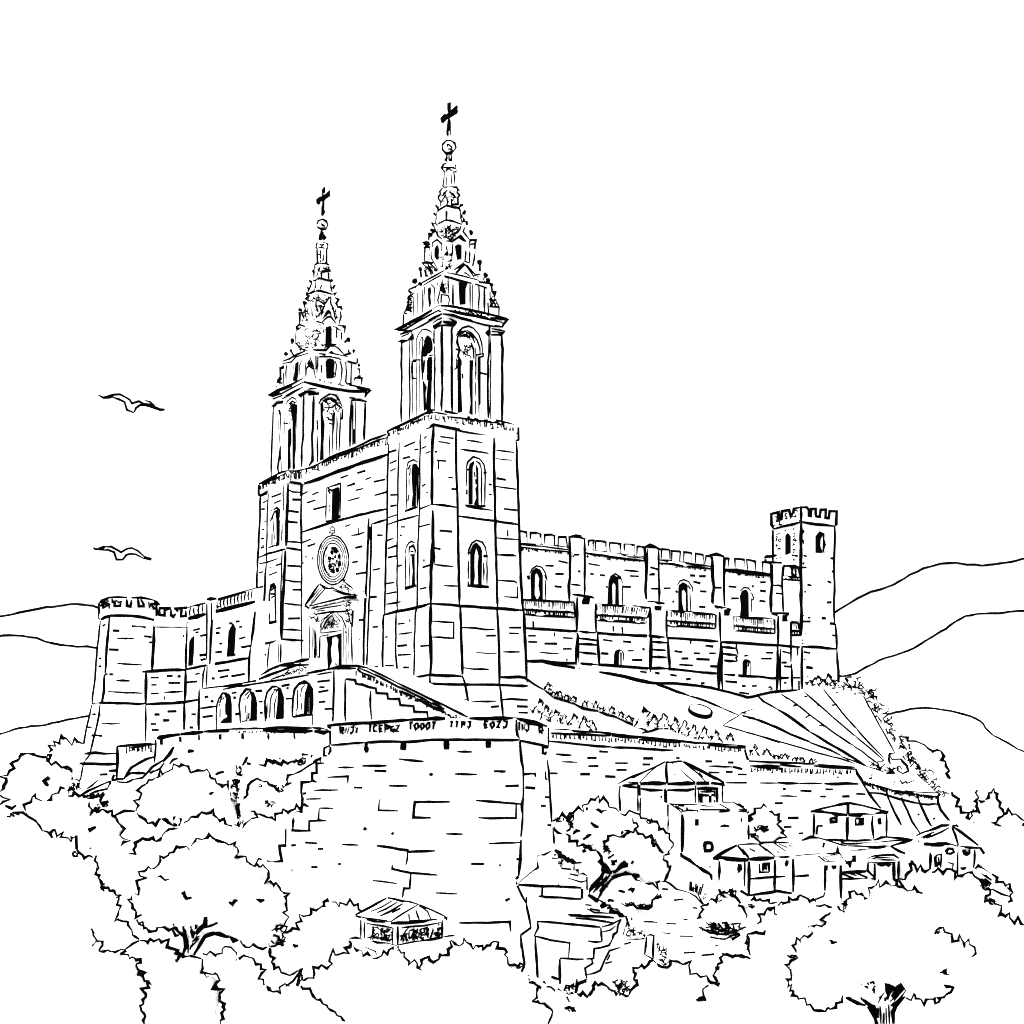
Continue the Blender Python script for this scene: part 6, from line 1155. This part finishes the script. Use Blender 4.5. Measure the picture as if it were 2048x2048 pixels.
plant('tree', 'leaning olive-like tree with a twisted trunk, in front of the many-sided house', 'tree', 153, '520,600 640,530 700,490 790,460 850,400 930,360 1050,420 1150,500 1250,510 1370,550 1480,600 1610,690 1640,760 1670,850 1590,910 1610,980 1650,1040 1600,1150 1500,1210 1390,1190 1310,1120 1200,1095 1080,1130 1000,1010 930,870 780,820 640,710 520,640',
 '''510,590 560,570 600,550 650,545 700,500 760,490 800,500 800,440 850,410 915,375 940,350 960,390 1040,400 1070,450 1150,500
1160,515 1210,530 1260,500 1310,510 1370,555 1440,580 1500,600 1550,660 1610,690 1640,760 1665,830 1640,880 1590,920
690,500 665,580 700,640 640,690;520,640 560,690 600,715
630,710 690,780 760,820 800,830 870,860 930,870
1000,870 1010,800 1060,740 1090,715 1150,720 1200,700 1240,700 1310,670 1330,650 1280,560;1310,670 1370,730 1450,740 1490,810 1550,860 1580,900
1585,920 1600,990 1650,1040 1610,1090 1620,1140 1560,1170
1310,1115 1340,1180 1390,1190 1440,1180 1500,1215 1550,1170''', 4.5, [('640,500 720,500 720,680 660,660', 20, 12), ('520,560 640,530 640,600 530,620', 12, 12), ('1380,550 1500,560 1480,620 1420,620', 12, 12), ('1440,720 1510,760 1510,840 1460,830', 12, 12), ('980,830 1080,830 1080,920 990,900', 14, 12), ('760,800 900,800 900,870 780,840', 12, 12), ('1150,680 1260,670 1250,720 1160,720', 10, 12)],
 '920,490 950,485 985,500 1035,488;870,605 900,620 950,655;700,720 740,685 775,685;800,765 840,740 880,715;1270,980 1285,995;830,470 850,470;790,890 830,870', '890,1300 960,1190 1030,1080 1060,1010', '''w10 850,1295 900,1220 980,1130 1005,1080;w14 1005,1080 1015,1000;w9 1005,1010 985,930 935,870;w9 1000,1010 950,965;w8 945,1340 1000,1240 1080,1145;w12 1080,1145 1180,1095 1270,1100;w10 1270,1100 1310,1130 1350,1110;w10 1090,1090 1180,1020 1230,1010;w5 900,1280 1000,1150;w5 930,1260 1030,1120;w5 920,1230 940,1200;w5 980,1220 1060,1110;w9 1060,1060 1100,1010 1100,975;w8 1070,975 1130,972;w4 1020,980 1060,900;w4 1040,950 1100,910;w5 1200,1070 1205,1095;w4 880,1260 930,1180;w4 960,1270 1010,1200;w5 850,1300 880,1320 950,1340''', '1000,1090 1000,1010 1025,1000 1040,1040 1020,1090;1085,1085 1150,1035 1200,1005 1240,1035 1180,1050 1110,1100', base='890,1300', perch=True)
plant('bush', 'low shrub on the bank right under the leaning olive-like tree', 'bush', 150.4, '960,1320 1080,1185 1300,1150 1495,1240 1540,1310 1480,1400 1400,1445 1250,1405 1160,1390', '1170,1385 1220,1400 1280,1410 1340,1420 1400,1440 1460,1400 1500,1330', 2, [('1180,1370 1300,1370 1300,1420 1180,1400', 14, 13), ('1320,1390 1480,1380 1480,1420 1340,1440', 18, 13), ('1470,1300 1560,1290 1560,1340 1480,1360', 9, 14)], '1035,1360 1070,1345 1100,1360;1145,1255 1180,1265 1205,1272;1235,1260 1270,1245 1280,1265 1300,1240;850,1300 950,1370')
T('C7')
plant('tree', 'small round tree squeezed between the block house and the small gabled house', 'tree', 166, '288,190 310,140 340,105 400,100 440,140 490,190 495,280 440,315 390,330 290,290', '290,190 310,150 335,110 375,95 400,105;410,130 450,140 490,185 470,210 490,240 500,280 450,300', 2, [('290,220 420,200 420,260 300,250', 20, 14), ('290,250 340,260 370,310 300,290', 9, 16)], '440,305 460,320')
plant('tree', 'large rounded tree in the lower right foreground with a thick forked trunk', 'tree', 95, '510,1055 560,990 555,900 650,860 660,810 740,790 770,725 850,700 900,610 1000,645 1010,585 1080,545 1180,560 1230,600 1330,615 1500,700 1640,850 1660,1000 1570,1100 1490,1160 1470,1220 1420,1275 1340,1270 1280,1220 1230,1245 1100,1290 1000,1290 850,1225 760,1310 690,1310 640,1260 560,1240 510,1150 555,1100',
 '''520,985 570,1010 515,1050 530,1080 555,1105 510,1150 560,1185 545,1200 570,1240 620,1240 640,1270 680,1300 740,1310 800,1290 840,1260 850,1225
575,970 555,910 600,890 660,870 650,820 700,800 740,810 740,750 780,730;820,690 860,720 880,660 920,610 960,630 1000,645
1010,640 1010,585 1060,550 1080,570 1130,550 1140,580 1180,540 1210,590 1240,605;1240,600 1280,590 1330,615
1400,860 1425,815 1460,840 1490,860 1510,910 1550,880 1580,910 1600,895 1630,940 1645,970 1620,995
1450,1165 1500,1180 1475,1220 1420,1235 1425,1275 1370,1240 1330,1270 1280,1220 1230,1240''', 8, [('530,980 600,980 590,1030 540,1020', 6, 20), ('800,650 890,660 870,740 820,720', 12, 18), ('1400,820 1450,820 1420,870 1395,870', 5, 18)], '760,900 780,905 790,915 820,910;1430,1085 1460,1080 1465,1095 1485,1100;1450,1165 1505,1180',
 '1105,1420 1100,1350 1095,1290 1090,1230', '''w9 1050,1395 1045,1340 1020,1290 960,1240;w12 870,1235 940,1265 990,1280;w10 960,1235 1030,1280 1050,1330;w8 1000,1290 1040,1350 1060,1395;w8 960,1150 1000,1175 1040,1195;w8 1000,1150 1040,1190 1060,1250;w9 1025,1140 1040,1180;w9 1155,1395 1150,1330 1165,1290 1220,1230;w11 1110,1250 1130,1180;w9 1130,1260 1180,1200 1220,1180;w8 1140,1290 1190,1240 1225,1190;w7 1060,1270 1070,1240 1100,1200 1105,1260;w4 1075,1290 1080,1395;w4 1095,1330 1095,1395;w3.5 1110,1300 1112,1395;w5 1060,1300 1062,1360;w4 1125,1280 1130,1395''', '1110,1180 1135,1180 1165,1185 1130,1225 1110,1220;1180,1200 1215,1175 1225,1185 1160,1260', base='1105,1420', w=5.2, amp=4.2)
plant('bush', 'ragged bush line behind the large foreground tree, under the corner house', 'bush', 116, '1200,520 1265,430 1300,460 1370,490 1400,455 1480,480 1530,520 1620,490 1650,540 1710,570 1740,620 1790,740 1870,780 1932,810 2100,900 2100,1600 1400,1600 1200,900', '1190,530 1215,530 1250,500 1265,430 1290,465 1320,460 1345,495 1375,470;1380,490 1420,475 1450,490 1500,470 1520,520 1580,500;1580,500 1630,490 1660,540 1720,550 1680,580 1740,600 1700,660 1750,665;1750,660 1790,690 1780,745 1840,740 1870,790 1900,765 1932,805', 3, [('1640,520 1740,540 1730,600 1670,580', 10, 18), ('1700,640 1760,640 1770,690 1710,690', 8, 18)], lines='w5 1740,590 1800,620 1850,635;w5 1185,540 1215,580')
plant('bush', 'slim curved bush trailing down the slope from the corner house', 'bush', 132, '1640,465 1660,448 1730,495 1790,555 1850,570 1862,640 1845,670 1790,600 1730,560', '1740,500 1790,555 1845,570 1860,610 1855,660 1835,670', 1.5, [('1780,530 1850,560 1860,640 1800,580', 6, 16)], lines='w5 1640,470 1660,448 1730,500;w5 1645,465 1700,510 1740,540')
plant('bush', 'small bush patch in front of the small gabled house', 'bush', 126, '270,700 320,650 460,690 520,650 600,620 680,655 700,700 790,700 740,790 650,850 560,890 555,1000 300,1000 280,860 350,800', '300,660 340,650 400,665 460,670;400,700 440,705 460,745;340,800 365,790 350,745 400,720 440,700;285,690 330,690;280,860 330,845 390,835;465,690 480,660 520,690 530,650 580,655 605,620 630,650 690,660;690,690 740,690 770,710 790,700', 2.5, [('280,680 330,680 330,700 290,700', 4, 14), ('830,640 880,640 870,740 830,720', 10, 18)], lines='w5 280,860 295,900 285,940 300,990;w5 130,975 190,990 250,985 300,1005')
T('B8')
plant('tree', 'leafy tree outlined against the hills, behind the sloping end of the walls', 'tree', 262, '1530,550 1580,545 1620,580 1690,600 1740,610 1760,650 1800,660 1870,665 1880,720 1900,780 1930,810 C7:1490,0 C7:1535,90 C7:1590,150 C7:1655,225 C7:1600,400 1700,1100 1560,750', '1530,550 1575,545 1620,580 1690,605 1740,610 1760,650 1800,665 1870,665 1880,700 1870,725 1900,770 1920,810 1915,865 1935,880;C7:1500,10 C7:1535,50 C7:1535,90 C7:1590,140 C7:1610,180', 4, amp=3.2, lines='w7 C7:1625,195 C7:1665,230')
T('C7')
plant('tree', 'pointed fir-like tree at the right edge, below the hill lines', 'tree', 255, '1640,130 1690,65 1720,60 1750,-5 1785,60 1800,150 1770,200 1810,270 1838,300 1840,420 1600,420 1650,200', '1655,0 1645,60 1660,120 1625,135 1605,175;1660,60 1700,65;1700,60 1750,-5 1780,50 1800,120 1805,150 1750,200 1800,220 1805,260 1835,300', 3, [('1630,110 1680,110 1670,140 1620,150', 5, 14), ('1745,190 1780,190 1770,210 1750,210', 3, 12)], amp=3.2)
plant('tree', 'tree cut off by the right edge, next to the pointed fir-like tree', 'tree', 250, '1805,155 1850,115 1900,150 1932,180 2020,220 2050,500 1830,400', '1800,155 1845,120 1880,150 1915,165 1935,185;1935,195 1925,215', 3, amp=3.2)
# bank by the foot of the round tower
T('C1')
bk = B(); bk.crown(P('740,690 1010,560 1060,570 1160,580 1310,530 1360,470 1500,370 1600,245 1640,350 1480,480 1380,540 1280,640 1240,830 1060,880 940,820 850,850 800,720'), 167, 1.2); s = bk.surf()
bk.lines('''w6 740,690 800,655 900,615 1010,560;w6 740,690 790,705 880,660 990,630;w5 800,725 880,700 960,685 925,730 920,760;w5 990,630 1010,590 1020,560;w5 1030,550 1050,500;w5 1015,570 1070,545 1135,540;w6 1070,570 1160,580 1230,545;w5 1230,545 1310,530 1360,480 1400,430 1500,370;w8 1500,380 1560,310 1600,245;w5 1400,480 1470,450 1510,395;w6 1560,405 1585,370 1635,352;w4 1380,490 1420,465;w5 840,850 890,800;w5 850,855 920,800;w6 920,770 1000,750;w4 940,800 980,760;w4 1140,540 1180,480 1220,430 1340,355 1420,335;w6 1190,488 1340,490''', 5, s, 167)
bk.scribble('620,540 760,540 720,620 640,700', 9, 16, 3, None, 167); bk.scribble('740,700 960,650 940,720 800,740', 14, 20, 3.2, s, 167); bk.scribble('640,660 800,680 800,720 640,700', 7, 15, 3, None, 167)
o = bk.build('bank', None, EARTH, (at(P('1000,700')[0], 167))); o['kind'] = 'structure'

linew(0.8)
# small plants on the castle slope, one by one
SH = HB.surf()
def shrub(x, y, h, i):
    p = P(f'{x},{y}')[0]; k = cur[2]; hp_ = h*k; wd = hp_*rnd.uniform(.34, .5) + 2
    hit = SH.hit(*p); Y = (hit[0].y if hit else 190.) - .25
    pts = [(p[0]-wd, p[1]), (p[0]-wd*.9, p[1]-hp_*.4), (p[0]-wd*.3, p[1]-hp_*.75), (p[0]+rnd.uniform(-1, 1), p[1]-hp_), (p[0]+wd*.5, p[1]-hp_*.6), (p[0]+wd, p[1]-hp_*.3), (p[0]+wd, p[1])]
    root = thing('shrub', 'small pointed leafy shrub in the scattered row on the bare castle slope', 'shrub', at(p, Y), 'shrubs dotted over the castle slope')
    b = B(); b.crown(pts, Y, .5); s = b.surf()
    x0, y0 = p
    b.trace([(x0-wd*.8, y0-1), (x0-wd*.5, y0-hp_*.4), (x0-wd*.1, y0-hp_*.6), (x0, y0-hp_)], 4.2, None, Y - .3, wob=1.6, step=5)
    b.trace([(x0, y0-hp_), (x0+wd*.5, y0-hp_*.7), (x0+wd*.2, y0-hp_*.45), (x0+wd*.7, y0-hp_*.2), (x0+wd, y0)], 4.2, None, Y - .3, wob=1.6, step=5)
    if rnd.random() < .75: b.dark([(x0-wd*.25, y0-hp_*.72), (x0, y0-hp_*1.02), (x0+wd*.35, y0-hp_*.72)], None, Y - .3)
    for _ in range(8):
        a, c = x0+rnd.uniform(-wd, wd), y0-hp_*rnd.uniform(0, .5)
        b.trace([(a, c), (a+rnd.uniform(-4, 4), c-rnd.uniform(3, 7)), (a+rnd.uniform(0, 6), c-rnd.uniform(0, 4))], 3.4, None, Y - .35, wob=.6, step=5)
    b.build('foliage', root, LEAF)
    t = B(); t.tube([at((x0, y0+2), Y), at((x0, y0-hp_*.5), Y)], [.12, .06], 0); t.build('stem', root)
T('B7')
for i, a in enumerate(((205, 150, 56), (250, 190, 30), (295, 202, 54), (345, 222, 40), (395, 240, 52), (480, 272, 50), (560, 285, 56), (605, 310, 30), (680, 330, 66), (750, 352, 44), (805, 380, 46), (855, 400, 40), (920, 430, 160), (990, 428, 100), (1065, 432, 118), (1150, 455, 110), (1218, 478, 106), (1285, 500, 96), (1365, 520, 104), (1455, 535, 90), (1560, 535, 72),
    (145, 330, 120), (190, 370, 116), (262, 395, 104), (325, 405, 78), (402, 420, 100), (470, 440, 98), (540, 455, 78))): shrub(*a, i)
T('B8')
for i, a in enumerate(((420, 705, 90), (515, 708, 66), (590, 730, 38), (655, 735, 56), (730, 745, 30), (790, 752, 40), (860, 765, 46))): shrub(*a, i)
T('B3')
for i, a in enumerate(((480, 1800, 60), (530, 1800, 90), (560, 1790, 100), (610, 1795, 60), (660, 1790, 116), (700, 1800, 60))): shrub(*a, i)
linew(0.85)
# hedge along the ridge
T('B8'); b = B(); hl = P('1075,165 1150,135 1215,150 1255,185 1300,210 1345,290 1380,330 1405,400 1450,450 1485,520 1530,590 1580,650 1640,730 1700,790 1750,880 1800,960 1840,992')
q = resample(hl, 11); n = len(q)
for i, p in enumerate(q):
    Y = 249 - 34*i/n; r = 10
    b.crown([(p[0]+r*math.cos(t)*rnd.uniform(.7, 1.15), p[1]+r*math.sin(t)*rnd.uniform(.7, 1.15)) for t in [.785*j for j in range(8)]], Y, .9)
for i, p in enumerate(q):
    Y = 249 - 34*i/n - .9
    for _ in range(6):
        a, c = p[0]+rnd.uniform(-9, 9), p[1]+rnd.uniform(-9, 9)
        pts = [(a, c)]
        for _ in range(3): pts.append((pts[-1][0]+rnd.uniform(-8, 8), pts[-1][1]+rnd.uniform(-8, 8)))
        b.trace(pts, rnd.uniform(2.4, 3.8), None, Y - .3, wob=.5, step=5)
o = b.build('hedge', None, LEAF, at(hl[0], 249)); tag(o, 'long knobbly hedge running down the right-hand ridge of the castle slope', 'hedge')
b = B(); b.crown(P('1050,200 1110,195 1205,200 1210,250 1150,272 1090,255'), 246.5, .8)
b.lines('w9 1050,210 1100,245 1150,268;w8 1150,270 1200,255;w5 1170,230 1200,225 1205,250;w5 1110,240 1160,240', 6, None, 245.6); b.scribble('1090,240 1200,235 1200,268 1110,262', 10, 10, 3.4, None, 245.6)
o = b.build('rock', None, STONE, at(P('1130,260')[0], 246)); tag(o, 'small dark-bottomed rock beside the foot of the square tower', 'rock')

linew(0.85)
# ================================================================== two gulls in the sky
T('C8')
for lab, out, ink, Y in (('higher of two gliding gulls, left of the church', '948,147 1005,172 1095,140 1160,140 1245,190 1275,225 1340,205 1385,230 1490,242 1545,290 1592,285 1555,298 1460,255 1385,238 1330,265 1300,315 1225,290 1200,215 1130,175 1075,168 1020,180',
  'w5 948,147 1000,172 1095,140 1160,140 1205,160 1250,190 1275,225 1340,205 1385,230 1450,240 1490,250;w8 1000,176 1050,165 1100,160;w5 1095,168 1150,185 1205,215 1225,290 1295,315;w6 1295,312 1315,270 1350,245 1400,238 1460,255 1520,285;w8 1480,250 1545,290 1592,286;w4 1400,195 1450,210 1500,245', 150),
 ('lower of two gliding gulls, above the round tower', '898,1615 930,1638 1010,1605 1075,1605 1130,1635 1170,1665 1270,1625 1320,1650 1410,1720 1468,1732 1410,1735 1310,1680 1250,1680 1185,1735 1125,1735 1105,1665 1040,1640 960,1640',
  'w6 900,1618 925,1636 965,1636;w7 950,1636 1015,1608;w5 1010,1608 1075,1608 1130,1640 1170,1665 1230,1632 1275,1625 1330,1650 1410,1720;w5 965,1640 1040,1640 1100,1665 1128,1735 1185,1733 1220,1690 1260,1678 1310,1682 1400,1730;w8 1390,1715 1465,1732', 152)):
    t = thing('gull', lab, 'bird', at(P(out)[7], Y), 'gulls gliding in the sky')
    b = B(); b.crown(P(out), Y, .35, lump=0); b.lines(ink, 5, b.surf(), Y, lift=4); b.build('body', t, LEAF)
# ================================================================== light, air, camera
w = bpy.data.worlds.new('World'); bpy.context.scene.world = w; w.use_nodes = True
nt = w.node_tree; bg = nt.nodes['Background']
sky = nt.nodes.new('ShaderNodeTexSky'); sky.sky_type = 'NISHITA'; sky.sun_disc = False
SUN_EL, SUN_ROT = math.radians(42), math.radians(189)
sky.sun_elevation = SUN_EL; sky.sun_rotation = SUN_ROT; sky.dust_density = 4; sky.air_density = 1.5
hs = nt.nodes.new('ShaderNodeHueSaturation'); hs.inputs['Saturation'].default_value = 0.0     # even white overcast
nt.links.new(sky.outputs['Color'], hs.inputs['Color']); mx = nt.nodes.new('ShaderNodeMix'); mx.data_type = 'RGBA'; mx.inputs['Factor'].default_value = .7
mx.inputs['B'].default_value = (4, 4, 4, 1)          # an even cloud layer over the clear-sky model
nt.links.new(hs.outputs['Color'], mx.inputs['A']); nt.links.new(mx.outputs['Result'], bg.inputs['Color'])
bg.inputs['Strength'].default_value = .15
ld = bpy.data.lights.new('sun', 'SUN'); ld.energy = 1.5; ld.angle = math.radians(40); ld.color = (1, .995, .98)
so = bpy.data.objects.new('sun', ld); col.objects.link(so)
so.rotation_euler = (math.radians(48), 0, math.radians(-9))
cd = bpy.data.cameras.new('camera'); co = bpy.data.objects.new('camera', cd); col.objects.link(co)
co.rotation_euler = (math.radians(90), 0, 0)
cd.sensor_width = 36; cd.lens = 36*F/2048; cd.shift_y = (YH - 1024)/2048; cd.clip_end = 6000; cd.clip_start = .5
sc = bpy.context.scene; sc.camera = co
sc.view_settings.view_transform = 'Standard'; sc.view_settings.look = 'None'; sc.view_settings.gamma = 1
sc.view_settings.exposure = 1.6
sc.cycles.max_bounces = 6; sc.cycles.diffuse_bounces = 5
sc.cycles.use_denoising = False; sc.cycles.filter_width = 1.15
